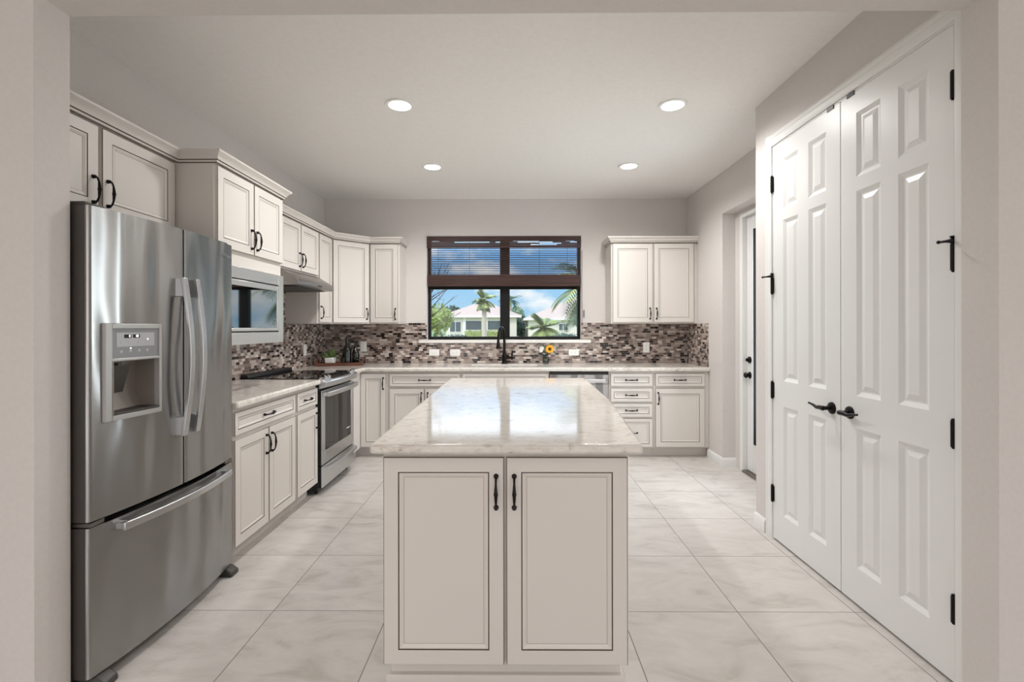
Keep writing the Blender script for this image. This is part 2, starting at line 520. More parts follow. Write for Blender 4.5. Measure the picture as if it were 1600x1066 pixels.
# opening from the living room
OX0, OX1, OZ = -1.587, 1.582, 2.441
w = MB()
w.box(X0, 1.57, 0, OX0, 1.70, CH); w.box(OX1, 1.57, 0, X1, 1.70, CH); w.box(OX0, 1.57, OZ, OX1, 1.70, CH)
struct(w.build('wall_front', WALL), 'greige partition wall with wide cased opening into the kitchen', 'wall')
# the living room the camera stands in
w = MB()
w.box(X0 - 0.12, Y0, 0, X0, 1.70, CH); w.box(X1, Y0, 0, X1 + 0.12, 1.70, CH)
w.box(X0, Y0 - 0.12, 0, -3.2, Y0, CH); w.box(-0.4, Y0 - 0.12, 0, 0.4, Y0, CH); w.box(3.2, Y0 - 0.12, 0, X1, Y0, CH)
w.box(-3.2, Y0 - 0.12, 0, -0.4, Y0, 0.25); w.box(0.4, Y0 - 0.12, 0, 3.2, Y0, 0.25)
w.box(-3.2, Y0 - 0.12, 2.6, -0.4, Y0, CH); w.box(0.4, Y0 - 0.12, 2.6, 3.2, Y0, CH)
struct(w.build('wall_living_room', WALL))

# baseboards
BB = [(0, 0), (0.014, 0), (0.014, 0.062), (0.009, 0.078), (0.004, 0.086), (0, 0.086)]
struct(MB().sweep(BB, [(WR, 4.87), (WR, 4.537), (2.10, 4.537)]).build('baseboard_right', TRIM), 'white baseboard wrapping into the exterior door recess', 'baseboard')
struct(MB().sweep(BB, [(2.10, 3.214), (CX, 3.214), (CX, 3.088)]).build('baseboard_closet', TRIM), 'white baseboard at the far corner of closet wall', 'baseboard')

# ------------------------------------------------------------------ mosaic backsplash
sp = MB(); T = 0.008; ZT = 1.372
sp.box(WL, 2.61, 0.917, WL + T, WB, 1.3585)
sp.box(WL, 3.752, 1.3585, WL + T, 4.515, 1.66)
sp.box(WL + T, WB - T, 0.917, -1.0 - 0.08, WB, 1.3585); sp.box(-1.228, WB - T, 1.3585, WX0, WB, ZT)
sp.box(-1.08, WB - T, 0.917, 0.88, WB, 1.14); sp.box(-1.08, WB - T, 1.185, WX0, WB, 1.3585); sp.box(WX1, WB - T, 1.185, 0.88, WB, 1.3585)
sp.box(WX1, WB - T, 1.3585, 1.052, WB, ZT); sp.box(0.88, WB - T, 0.917, WR - T, WB, 1.3585)
sp.box(WR - T, 4.86, 0.917, WR, WB, ZT - 0.014)
struct(sp.build('backsplash', MOSAIC), 'brown and grey mosaic tile backsplash around three walls', 'backsplash')

# ------------------------------------------------------------------ window
wy = 5.55
win = bpy.data.objects.new('window_1', None); C.objects.link(win); win.location = (-0.107, wy, WZ0)
struct(win, 'dark bronze framed kitchen window above the sink', 'window')


def wl(m, name, mt, **k): return m.build(name, mt, win, loc=(0.107, -wy, -WZ0), **k)


FW = 0.03
f = MB()
f.box(WX0, wy, WZ0, WX0 + FW, wy + 0.07, WZ1); f.box(WX1 - FW, wy, WZ0, WX1, wy + 0.07, WZ1)
f.box(WX0 + FW, wy, WZ0, WX1 - FW, wy + 0.07, WZ0 + 0.034); f.box(WX0 + FW, wy, WZ1 - 0.03, WX1 - FW, wy + 0.07, WZ1)
f.box(-0.153, wy, WZ0 + 0.034, -0.041, wy + 0.07, WZ1 - 0.03)
wl(f, 'window_frame', BRONZE, bevel=0.003)
r = MB(); r.box(WX0 + FW, wy + 0.008, 1.765, -0.153, wy + 0.06, 1.93); r.box(-0.041, wy + 0.008, 1.765, WX1 - FW, wy + 0.06, 1.93)
wl(r, 'meeting_rail', BRONZE, bevel=0.003)
for a, b2 in ((WX0 + FW, -0.153), (-0.041, WX1 - FW)):
    wl(MB().box(a, wy + 0.03, WZ0 + 0.034, b2, wy + 0.034, 1.765), 'pane', PANE)
    wl(MB().box(a, wy + 0.03, 1.93, b2, wy + 0.034, WZ1 - 0.03), 'pane', PANE)
struct(MB().box(-1.08, WB - 0.022, WZ0 - 0.038, 0.885, wy, WZ0 - 0.001).build('trim_1', SILL, bevel=0.004), 'white stone sill under the kitchen window', 'sill')

# woven roman shade
bl = thing('roman_shade', 'half raised dark brown woven wood shade in the kitchen window', 'blind', ((WX0 + WX1) / 2, 5.482, 1.79))


def bp_(m, name, mt, **k): return m.build(name, mt, bl, loc=(-(WX0 + WX1) / 2, -5.482, -1.79), **k)


m = MB(); bx0, bx1 = WX0 - 0.004 + 0.006, WX1 - 0.002
z = WZ1 - 0.003
gaps = {4: [(-0.93, -0.84), (0.0, 0.3), (0.6, 0.7)], 5: [(-0.67, -0.27), (-0.2, -0.15), (0.05, 0.45), (0.65, 0.76)], 6: [(0.3, 0.55)], 7: [(0.2, 0.5)]}
k = 0
while z > 2.235:
    h = 0.0125
    segs = [(bx0, bx1)]
    for g0, g1 in gaps.get(k, []):
        new = []
        for s0, s1 in segs:
            if g1 <= s0 or g0 >= s1: new.append((s0, s1)); continue
            if g0 > s0: new.append((s0, g0))
            if g1 < s1: new.append((g1, s1))
        segs = new
    for s0, s1 in segs:
        m.box(s0, 5.455, z - h, s1, 5.463, z)
    for g0, g1 in gaps.get(k, []): m.box(g0, 5.457, z - h, g1, 5.461, z - 0.006)
    z -= 0.0142 if k in gaps else 0.0128; k += 1
bp_(m, 'valance', BAMBOO)
m = MB(); z = 2.25
while z > 1.90:
    m.box(bx0 + 0.012, 5.474 + random.uniform(-.0015, .0015), z - 0.0095, bx1 - 0.012, 5.479, z)
    z -= 0.0206
for x in (-0.86, -0.5, 0.3, 0.62):
    m.tube([(x, 5.482, 2.36), (x, 5.482, 1.90)], 0.0018, n=5)
bp_(m, 'slats', BAMBOO)
m = MB(); z = 1.925; i = 0
while z > 1.80:
    m.box(bx0 + 0.012, 5.462 - 0.004 * (i % 2), z - 0.012, bx1 - 0.012, 5.472, z); z -= 0.0122; i += 1
m.tube([(bx0 + 0.012, 5.465, 1.80), (bx1 - 0.012, 5.465, 1.80)], 0.013, n=10)
bp_(m, 'folded_hem', BAMBOO)
m = MB().tube([(bx1 + 0.012, 5.462, 2.20), (bx1 + 0.010, 5.461, 1.6), (bx1 + 0.012, 5.461, 1.40), (bx1 + 0.016, 5.461, 1.25)], 0.002, n=6)
bp_(m, 'pull_cord', BAMBOO)
cl = MB(); cl.tube([(0.806, 5.455, 1.43), (0.806, 5.452, 1.52)], [0.006, 0.006], n=8); cl.box(0.8, 5.455, 1.455, 0.812, 5.469, 1.495)
tag(cl.build('cord_cleat', SCREW, bevel=0.001), 'small grey cord cleat on wall right of the kitchen window', 'cleat')


# ------------------------------------------------------------------ cabinets
def door_mesh(w, h, t=0.02, S_=0.053):
    g = 0.0042
    rg = [(0, 0), (0, -t + 0.003), (0.0025, -t), (S_, -t), (S_ + g * .5, -t + 0.004), (S_ + g, -t + 0.0015), (S_ + g + 0.005, -t + 0.0015), (S_ + g + 0.015, -t + 0.0062), (S_ + g + 0.0170, -t + 0.0068)]
    m = MB(); m.rings((0, w, 0, h), rg, [0, 1, 0, 1, 1, 0, 0, 2, 0])
    m.f.append((0, 1, 2, 3)); m.m.append(0)
    return m


PULL = {}


def pull(vertical, Lg=0.112):
    """cast pull: curved bar swelling to a ring in the middle, on two round feet; centred on the origin, standing out to -y"""
    key = (vertical, Lg)
    if key in PULL: return PULL[key]
    h = Lg / 2
    prof = [(-h, 0, .005), (-h, .010, .0048), (-h + .006, .020, .0042), (-h * .62, .026, .0040), (-h * .35, .028, .0056), (-h * .1, .029, .0066), (-.003, .029, .0078), (.003, .029, .0078),
            (h * .1, .029, .0066), (h * .35, .028, .0056), (h * .62, .026, .0040), (h - .006, .020, .0042), (h, .010, .0048), (h, 0, .005)]
    m = MB()
    pts = [((0, -o, a) if vertical else (a, -o, 0)) for a, o, r_ in prof]
    m.tube(pts, [q[2] for q in prof], n=8)
    for s in (-h, h):
        c = (0, 0, s) if vertical else (s, 0, 0)
        m.lathe([(0.0, -0.016), (.006, -0.014), (.0085, -0.008), (.007, -0.003), (.0095, 0)], c, axis='y', n=12)
    o = m.build('handle', IRON); me = o.data; bpy.data.objects.remove(o)
    PULL[key] = me
    return me


def add_pull(door, x, z, vertical, t=0.02, L_=0.112):
    o = bpy.data.objects.new('handle', pull(vertical, L_)); C.objects.link(o); o.parent = door
    o.location = (x, -t, z); return o


def add_door(root, x0, x1, z0, z1, hside=None, hz='low', kind='door', S_=None, y=0.0):
    w, h = x1 - x0, z1 - z0
    if S_ is None: S_ = 0.053 if kind == 'door' else 0.030
    d = door_mesh(w, h, S_=S_).build(kind, [CAB, GLAZE, GLAZE2], root, loc=(x0, y - 0.0005, z0), angle=15)
    if kind == 'drawer':
        if hside != 'none': add_pull(d, w / 2, h / 2, False)
    elif hside:
        hx = 0.028 if hside == 'l' else w - 0.028
        add_pull(d, hx, 0.095 if hz == 'low' else h - 0.10, True)
    return d


CROWN = [(0, 0.0), (0.006, 0.0), (0.008, 0.010), (0.014, 0.013), (0.016, 0.022), (0.026, 0.036), (0.038, 0.046), (0.042, 0.050), (0.042, 0.060), (0, 0.060)]
ZTOP = 2.232


def crown(root, path, st=None, en=None):
    m = MB()
    prof = [(o, z_ + ZTOP) for o, z_ in CROWN]
    m.sweep(prof, path, st, en, 0)
    # thin glaze line along the lower cove
    g = [(o, z_ + ZTOP) for o, z_ in ((0.0, 0.0095), (0.0088, 0.0095), (0.0146, 0.0128), (0.0, 0.0128))]
    m.sweep(g, path, st, en, 1)
    g = [(o, z_ + ZTOP) for o, z_ in ((0.0, -0.004), (0.0035, -0.004), (0.0035, 0.0), (0.0, 0.0))]
    m.sweep(g, path, st, en, 1)
    return m.build('crown_moulding', [CAB, GLAZE], root)


UG = 'wall hung upper cabinets'
BG = 'floor standing base cabinets'
R90 = PI / 2


def upper(name, label, loc, rot, w, zb, depth, doors, zt=ZTOP, dgap=0.012):
    """doors: list of (x0, x1, handle side)"""
    root = thing(name, label, 'cabinet', loc, rot, UG)
    MB().box(0.0005, 0, zb, w - 0.0005, depth - 0.001, zt + 0.056).build('carcass', CAB, root, bevel=0.0015)
    for x0, x1, hs in doors:
        add_door(root, x0, x1, zb + dgap, zt - 0.012, hs, 'low')
    return root


fx_ = WL + 0.305     # face of the standard uppers on the left wall
# over the refrigerator
u = upper('upper_cabinet', 'short two-door ivory cabinet above the stainless refrigerator', (fx_, 1.703, 0), R90, 0.903, 1.825, 0.305,
          [(0.012, 0.405, 'r'), (0.425, 0.885, 'l')])
crown(u, [(0.0, -0.021), (0.9025, -0.021)], None, (0, -1))
# above the microwave (deeper)
MFX = -1.645
MD = MFX - WL
u = upper('microwave_cabinet', 'deep two-door ivory cabinet above the built-in microwave', (MFX, 2.607, 0), R90, 0.762, 1.690, MD,
          [(0.010, 0.377, 'r'), (0.385, 0.752, 'l')], dgap=0.085)
cd_ = MD - 0.305
crown(u, [(-0.0005, cd_ - 0.021), (-0.0005, -0.021), (0.7625, -0.021), (0.7625, cd_ - 0.021)], (1, 0), (1, 0))
MB().box(0.001, -0.004, 1.700, 0.019, 0.0, ZTOP - 0.006).build('stile_trim', CAB, u)
u = upper('upper_cabinet', 'narrow one-door ivory cabinet between microwave cabinet and hood cabinet', (fx_, 3.371, 0), R90, 0.380, 1.360, 0.305, [(0.012, 0.368, 'l')])
crown(u, [(0.001, -0.021), (0.38, -0.021)], (0, 1), None)
u = upper('upper_cabinet', 'short two-door ivory cabinet directly above the range hood', (fx_, 3.752, 0), R90, 0.762, 1.800, 0.305,
          [(0.010, 0.377, 'r'), (0.385, 0.752, 'l')])
crown(u, [(0.0, -0.021), (0.762, -0.021)])
u = upper('upper_cabinet', 'narrow one-door ivory cabinet just beyond the range hood', (fx_, 4.515, 0), R90, 0.345, 1.360, 0.305, [(0.015, 0.328, 'l')])
q = 0.021 * math.tan(PI / 8)
crown(u, [(0.0, -0.021), (0.345 - q, -0.021)], None, (1, -1))

# diagonal corner cabinet
DA = Vector((fx_, 4.861)); DB = Vector((-1.556, 5.165))
dd = (DB - DA); dl = dd.length; da = math.atan2(dd.y, dd.x)
u = thing('corner_cabinet', 'diagonal one-door ivory corner cabinet above the tray of bottles', 'cabinet', (DA.x, DA.y, 0), da, UG)


def to_local(p):
    v = Vector(p) - DA; c, s = math.cos(-da), math.sin(-da)
    return (v.x * c - v.y * s, v.x * s + v.y * c)


poly = [to_local(p) for p in ((DA.x, DA.y), (DB.x, DB.y), (DB.x, WB - 0.001), (WL + 0.001, WB - 0.001), (WL + 0.001, DA.y))]
MB().prism(poly, 1.360, ZTOP + 0.056).build('carcass', CAB, u, bevel=0.0015)
add_door(u, 0.016, dl - 0.016, 1.372, ZTOP - 0.012, 'r', 'low')
crown(u, [(-q, -0.021), (dl + q, -0.021)], (1, 1), (1, -1))
# back wall, left of the window
u = upper('upper_cabinet', 'one-door ivory cabinet on back wall left of the window', (-1.555, 5.165, 0), 0, 0.326, 1.360, 0.305, [(0.014, 0.312, 'r')])
crown(u, [(-q, -0.021), (0.3265, -0.021), (0.3265, 0.304)], (1, 1), None)
# back wall, right of the window
u = upper('upper_cabinet', 'two-door ivory cabinet on back wall right of the window', (1.054, 5.165, 0), 0, 0.9255, 1.360, 0.305,
          [(0.016, 0.443, 'r'), (0.457, 0.884, 'l')])
crown(u, [(-0.0005, 0.304), (-0.0005, -0.021), (0.9255, -0.021)])

ZD0, ZD1 = 0.723, 0.853     # top drawer band
ZK = 0.108


def base(name, label, loc, rot, w, depth=0.608, toe=True):
    root = thing(name, label, 'cabinet', loc, rot, BG)
    MB().box(0.0005, 0, 0.1, w - 0.0005, depth, 0.874).build('carcass', CAB, root, bevel=0.0015)
    if toe: MB().box(0.0005, 0.07, 0.0, w - 0.0005, 0.085, 0.1).build('toe_kick', CAB, root)
    return root


BFX = WL + 0.61      # face of base units on the left wall
BFY = WB - 0.61      # face of base units on the back wall
u = base('base_cabinet', 'wide ivory base cabinet beside the refrigerator, one drawer over two doors', (BFX, 2.609, 0), R90, 0.760)
add_door(u, 0.014, 0.745, ZD0, ZD1, kind='drawer')
add_door(u, 0.014, 0.376, ZK, ZD0 - 0.022, 'r', 'high'); add_door(u, 0.384, 0.745, ZK, ZD0 - 0.022, 'l', 'high')
u = base('base_cabinet', 'narrow ivory base cabinet left of the range, drawer over one door', (BFX, 3.369, 0), R90, 0.379)
add_door(u, 0.014, 0.367, ZD0, ZD1, kind='drawer'); add_door(u, 0.014, 0.367, ZK, ZD0 - 0.022, 'r', 'high')
# corner unit
u = thing('corner_base_cabinet', 'ivory corner base cabinet right of the range with one tall door', 'cabinet', (-1.555, BFY, 0), 0, BG)
poly = [(-0.609, 4.519 - BFY), (0.0, 4.519 - BFY), (0.0, 0.0), (0.2785, 0.0), (0.2785, 0.608), (-0.609, 0.608)]
MB().prism(poly, 0.1, 0.874).build('carcass', CAB, u, bevel=0.0015)
tk = MB(); tk.box(-0.085, 4.519 - BFY, 0, -0.07, 0.07, 0.1); tk.box(-0.085, 0.07, 0, 0.2785, 0.085, 0.1); tk.build('toe_kick', CAB, u)
add_door(u, 0.003, 0.262, ZK, ZD1, 'r', 'high')
u = base('base_cabinet', 'ivory base cabinet left of the sink, one drawer over two doors', (-1.2755, BFY, 0), 0, 0.745)
add_door(u, 0.018, 0.733, ZD0, ZD1, kind='drawer')
add_door(u, 0.018, 0.371, ZK, ZD0 - 0.022, 'r', 'high'); add_door(u, 0.379, 0.733, ZK, ZD0 - 0.022, 'l', 'high')
u = base('sink_cabinet', 'ivory sink base cabinet with long false drawer front under faucet', (-0.530, BFY, 0), 0, 0.895)
add_door(u, 0.014, 0.884, ZD0, ZD1, 'none', kind='drawer')
add_door(u, 0.014, 0.445, ZK, ZD0 - 0.022, 'r', 'high'); add_door(u, 0.453, 0.884, ZK, ZD0 - 0.022, 'l', 'high')
# a carcass with room for the sink bowl
for ch in u.children:
    if ch.name.startswith('carcass'):
        bpy.data.objects.remove(ch)
        break
m = MB(); m.box(0.0005, 0, 0.1, 0.8945, 0.018, 0.874); m.box(0.0005, 0.018, 0.1, 0.018, 0.608, 0.874); m.box(0.877, 0.018, 0.1, 0.8945, 0.608, 0.874)
m.box(0.018, 0.018, 0.1, 0.877, 0.608, 0.118); m.box(0.018, 0.59, 0.118, 0.877, 0.608, 0.874)
m.build('carcass', CAB, u, bevel=0.001)
u = base('drawer_cabinet', 'ivory bank of four stacked drawers right of the dishwasher', (0.966, BFY, 0), 0, 0.454)
for z0, z1 in ((0.723, 0.853), (0.566, 0.704), (0.412, 0.549), (0.108, 0.397)):
    add_door(u, 0.017, 0.440, z0, z1, kind='drawer', S_=0.034)
u = base('base_cabinet', 'ivory base cabinet in the right corner, drawer over one door', (1.4205, BFY, 0), 0, 0.558)
add_door(u, 0.015, 0.511, ZD0, ZD1, kind='drawer'); add_door(u, 0.015, 0.511, ZK, ZD0 - 0.022, 'l', 'high')

# ------------------------------------------------------------------ worktops
CZ0, CZ1 = 0.875, 0.915
tag(MB().box(WL + 0.0005, 2.612, CZ0, -1.512, 3.749, CZ1).build('countertop', QUARTZ, bevel=0.012, seg=3), 'short cream quartz worktop between refrigerator and range', 'countertop')
SX0, SX1, SY0, SY1 = -0.455, 0.275, 4.905, 5.275
m = MB()
outer = [(WL + 0.0005, 4.517), (-1.512, 4.517), (-1.512, 4.817), (WR - 0.0005, 4.817), (WR - 0.0005, WB - 0.0005), (WL + 0.0005, WB - 0.0005)]
bmx = bmesh.new()


def worktop_with_hole(outer, hole, z0, z1):
    """flat polygon with one rectangular hole, cut in four so the ring is made of plain quads"""
    m = MB()
    vs = [(x, y, z) for z in (z0, z1) for (x, y) in outer + hole]
    n, k = len(outer), len(hole); t = n + k
    # outer: 0 L-front, 1 L-inner-front, 2 inner corner, 3 right front, 4 right back, 5 left back; hole: ccw from front left
    caps = [(0, 1, 2, 5), (2, n + 0, n + 3, 5), (2, 3, n + 1, n + 0), (3, 4, n + 2, n + 1), (4, 5, n + 3, n + 2)]
    fs = []
    for c in caps:
        fs.append(tuple(reversed(c))); fs.append(tuple(i + t for i in c))
    for i in range(n): fs.append((i, (i + 1) % n, t + (i + 1) % n, t + i))
    for i in range(k): fs.append((n + (i + 1) % k, n + i, t + n + i, t + n + (i + 1) % k))
    m.add(vs, fs); return m


bmx.free()
hole = [(SX0, SY0), (SX1, SY0), (SX1, SY1), (SX0, SY1)]
tag(worktop_with_hole(outer, hole, CZ0, CZ1).build('countertop', QUARTZ, bevel=0.011, seg=3), 'long cream quartz worktop under window with sink cut out', 'countertop')
# undermount sink
sk = thing('kitchen_sink', 'stainless undermount sink set in the worktop below the window', 'sink', (-0.09, 5.09, 0.67))
m = MB(); lx0, lx1, ly0, ly1 = SX0 + 0.09, SX1 + 0.09, SY0 - 5.09, SY1 - 5.09
T2 = 0.004
m.box(lx0 + .001, ly0 + .001, 0.0, lx1 - .001, ly1 - .001, 0.004)
m.box(lx0 - .012, ly0 - .012, 0.004, lx0, ly1 + .012, 0.2035); m.box(lx1, ly0 - .012, 0.004, lx1 + .012, ly1 + .012, 0.2035)
m.box(lx0, ly0 - .012, 0.004, lx1, ly0, 0.2035); m.box(lx0, ly1, 0.004, lx1, ly1 + .012, 0.2035)
m.build('bowl', STEELS, sk)
MB().lathe([(0.0, 0.0), (.04, 0.0), (.042, .003), (.0, .002)], (0, 0, 0.004)).build('drain', CHROME, sk)

# ------------------------------------------------------------------ island
isl = thing('kitchen_island', 'ivory kitchen island cabinet with two tall doors facing the opening', 'island', (-0.472, 1.735, 0))
MB().box(0, 0, 0.1, 0.887, 1.98, 0.8800).build('carcass', CAB, isl, bevel=0.0015)
m = MB(); m.box(0.012, 0.062, 0.0, 0.872, 1.91, 0.1); m.build('toe_kick', CAB, isl)
SH = [(0, 0), (0.016, 0), (0.016, 0.020), (0.012, 0.026), (0.0, 0.030)]
m = MB(); m.sweep(SH, [(0.012, 1.91), (0.012, 0.062), (0.872, 0.062), (0.872, 1.91)]); m.build('shoe_moulding', CAB, isl)
add_door(isl, 0.004, 0.4375, 0.112, 0.858, 'r', 'high'); add_door(isl, 0.4465, 0.8805, 0.112, 0.858, 'l', 'high')
for d in [c for c in isl.children if c.name.startswith('door')]:
    for hnd in d.children: hnd.location.z = 0.746 - 0.124
pts = [(-0.504, 1.668), (0.452, 1.668)]
ctrl = [(0.452, 1.668), (0.480, 1.96), (0.508, 2.27), (0.530, 2.52), (0.546, 2.72), (0.556, 3.08), (0.563, 3.36), (0.572, 3.80), (0.572, 3.85)]
poly = [(-0.504, 1.668)] + ctrl + [(-0.508, 3.85)]
tag(MB().prism(poly, 0.8805, CZ1).build('island_countertop', QUARTZ, bevel=0.010, seg=3), 'cream quartz island slab reflecting the window', 'countertop')

# ------------------------------------------------------------------ refrigerator
FX = -1.535
fr = thing('refrigerator', 'stainless french-door refrigerator with water dispenser and bottom freezer', 'refrigerator', (FX, 1.709, 0), R90)
FWd = 0.895


def bow(x): return -0.042 * (1 - ((x - FWd / 2) / (FWd / 2)) ** 2)


def bow_slab(m, x0, x1, z0, z1, back=0.068, rl=0.0, rr=0.0, mt=0, n=16):
    pts = []
    xs = [x0 + (x1 - x0) * i / n for i in range(n + 1)]
    front = []
    for x in xs:
        y = bow(x)
        front.append((x, y))
    if rl:
        front = [p for p in front if p[0] > x0 + rl]
        arc = [(x0 + rl - rl * math.cos(a), bow(x0 + rl) + rl - rl * math.sin(a)) for a in [PI / 2 * i / 5 for i in range(6)]]
        front = arc + front
    if rr:
        front = [p for p in front if p[0] < x1 - rr]
        arc = [(x1 - rr + rr * math.sin(a), bow(x1 - rr) + rr - rr * math.cos(a)) for a in [PI / 2 * i / 5 for i in range(6)]]
        front = front + arc
    poly = front + [(x1, back), (x0, back)]
    m.prism(poly, z0, z1, 'z', mt)
    for k in (-1, -2, -3): m.m[k] = 1          # dark enamel sides and back of the door
    return m


MB().box(0.006, 0.074, 0.03, FWd - 0.006, 0.600, 1.752).build('body', DARKG, fr, bevel=0.004)
xg = FWd / 2
DX0, DX1, DZ0, DZ1 = 0.052, 0.300, 0.972, 1.342
m = MB()
bow_slab(m, 0.004, xg - 0.005, 0.620, DZ0, rl=0.014, rr=0.004)
bow_slab(m, 0.004, xg - 0.005, DZ1, 1.770, rl=0.014, rr=0.004)
bow_slab(m, 0.004, DX0, DZ0, DZ1, rl=0.014, n=6); bow_slab(m, DX1, xg - 0.005, DZ0, DZ1, rr=0.004, n=8)
ld = m.build('door', [STEEL, DARKG], fr)
m = MB(); bow_slab(m, xg + 0.005, FWd - 0.004, 0.620, 1.770, rl=0.004, rr=0.014)
rd = m.build('door', [STEEL, DARKG], fr)
m = MB(); bow_slab(m, 0.004, FWd - 0.004, 0.052, 0.597, rl=0.014, rr=0.014, n=30)
fz = m.build('freezer_drawer', [STEEL, DARKG], fr)


def fridge_handle(x, parent):
    z0, z1 = 0.845, 1.548
    m = MB(); n = 18; prev = []
    y0 = bow(x)
    for i in range(n + 1):
        t = i / n; zz = z0 + (z1 - z0) * t
        y = y0 - 0.038 - 0.034 * math.sin(PI * t)
        prev.append((y, zz))
    outer = prev; inner = [(y + 0.016, zz) for y, zz in reversed(prev)]
    m.prism(outer + inner, x - 0.014, x + 0.014, 'x')
    for za, zb in ((z0 + .002, z0 + 0.085), (z1 - 0.085, z1 - .002)):
        m.box(x - 0.012, y0 - 0.036, za, x + 0.012, y0 + 0.004, zb)
    return m.build('handle', STEELS, parent, bevel=0.003)


fridge_handle(xg - 0.042, ld); fridge_handle(xg + 0.042, rd)
m = MB(); n = 24; xa, xb = 0.10, FWd - 0.10
o_ = []
for i in range(n + 1):
    t = i / n; x = xa + (xb - xa) * t
    o_.append((x, bow(x) - 0.040 - 0.012 * math.sin(PI * t)))
poly = o_ + [(x, y + 0.016) for x, y in reversed(o_)]
m.prism(poly, 0.552, 0.582)
for x in (xa + 0.004, xb - 0.034):
    m.box(x, bow(x) - 0.034, 0.554, x + 0.03, bow(x) + 0.008, 0.580)
m.build('handle', STEELS, fz, bevel=0.003)
# dispenser
dsp = MB()
yo = bow((DX0 + DX1) / 2)


def yb(x): return bow(x)


def dframe(m, x0, x1, z0, z1, out, back, mt=0, n=8):
    top = [(x0 + (x1 - x0) * i / n, yb(x0 + (x1 - x0) * i / n) - out) for i in range(n + 1)]
    m.prism(top + [(x1, back), (x0, back)], z0, z1, 'z', mt)


dframe(dsp, DX0 + .001, DX0 + 0.026, DZ0 + .001, DZ1 - .001, 0.014, 0.02)
dframe(dsp, DX1 - 0.014, DX1 - .001, DZ0 + .001, DZ1 - .001, 0.014, 0.02)
dframe(dsp, DX0 + .026, DX1 - .014, DZ1 - 0.020, DZ1 - .001, 0.014, 0.02)
dframe(dsp, DX0 + .026, DX1 - .014, DZ0 + .001, DZ0 + 0.020, 0.016, 0.02)
dframe(dsp, DX0 + .026, DX1 - .014, 1.198, 1.208, 0.014, 0.02)
dsp_o = dsp.build('dispenser_frame', GREYP, fr, bevel=0.002)
m = MB(); dframe(m, DX0 + .026, DX1 - .014, 1.208, DZ1 - 0.020, 0.009, 0.02); cp = m.build('control_panel', PANELG, fr)
m = MB(); dframe(m, DX0 + .046, DX1 - .036, 1.252, 1.306, 0.0100, 0.0); m.build('display_panel', PANELL, cp)
for x in (0.128, 0.165):
    m = MB(); dframe(m, x, x + 0.030, 1.285, 1.299, 0.0106, 0.0, n=2); m.build('display_window', BGLASS, cp)
for x, s in ((0.150, '0'), (0.183, '00')):
    text('digit', s, 0.014, cp, (x, yb(x) - 0.0112, 1.292), (PI / 2, 0, 0.06), LED)
for x, zz in ((0.112, 1.264), (0.146, 1.264), (0.186, 1.264), (0.226, 1.266), (0.112, 1.228), (0.150, 1.230), (0.188, 1.230), (0.226, 1.230)):
    m = MB(); dframe(m, x, x + 0.010, zz, zz + 0.010, 0.0108 if zz > 1.25 else 0.0096, 0.0, n=2); m.build('button', PANELL, cp)
for x, y, zz in ((0.231, 0.0108, 1.279), (0.155, 0.0098, 1.245)):
    MB().ball((x, yb(x) - y, zz), 0.0028, 8).build('indicator_light', LED, cp)
# recess: sloped back, sides and a drip tray
m = MB(); a, b2 = DX0 + .026, DX1 - .014
m.box(a, 0.05, DZ0 + 0.02, b2, 0.054, 1.198); m.box(a, -0.03, DZ0 + .02, a + .003, .05, 1.198); m.box(b2 - .003, -0.03, DZ0 + .02, b2, .05, 1.198)
m.box(a, -0.02, 1.194, b2, .05, 1.198)
m.prism([(0.05, DZ0 + .03), (0.05, 1.06), (0.028, DZ0 + .03)], a + .003, b2 - .003, 'x')
m.build('dispenser_recess', RECESS, fr)
m = MB(); m.prism([(-0.012, 1.180), (0.004, 1.178), (0.040, 1.075), (0.020, 1.070)], a + 0.022, a + 0.105, 'x')
m.build('paddle', DARKG, fr, bevel=0.002)
m = MB(); m.lathe([(0.012, 0.0), (0.018, -0.008), (0.018, 0.016)], (a + 0.06, 0.012, 1.178), n=16); m.build('nozzle', DARKG, fr)
m = MB(); xs = [a + .003 + (b2 - a - .006) * i / 10 for i in range(11)]
m.prism([(x, yb(x) - 0.016) for x in xs] + [(b2 - .003, 0.028), (a + .003, 0.028)], DZ0 + .021, DZ0 + .029)
m.build('drip_tray', DARKG, fr, bevel=0.001)
# grille, rollers, hinge covers
MB().box(0.02, 0.06, 0.02, FWd - 0.02, 0.0735, 0.05).build('toe_grille', BLACKP, fr)
for x in (0.02, FWd - 0.085):
    m = MB(); m.prism([(-0.045, 0.0), (0.06, 0.0), (0.06, 0.046), (-0.01, 0.046), (-0.045, 0.022)], x, x + 0.065, 'x'); m.build('foot', DARKG, fr, bevel=0.008)
for x in (0.012, FWd - 0.102):
    MB().box(x, 0.02, 1.771, x + 0.09, 0.12, 1.786).build('hinge_cover', DARKG, fr, bevel=0.004)
for x in (0.012, FWd - 0.072):
    MB().box(x, 0.0, 0.599, x + 0.06, 0.066, 0.613).build('hinge', ALU, fr)
text('logo', 'Whirlpool', 0.024, rd, (0.815, bow(.815) - 0.0008, 1.705), (PI / 2, 0.0, 0.145), PANELG, shear=0.35)

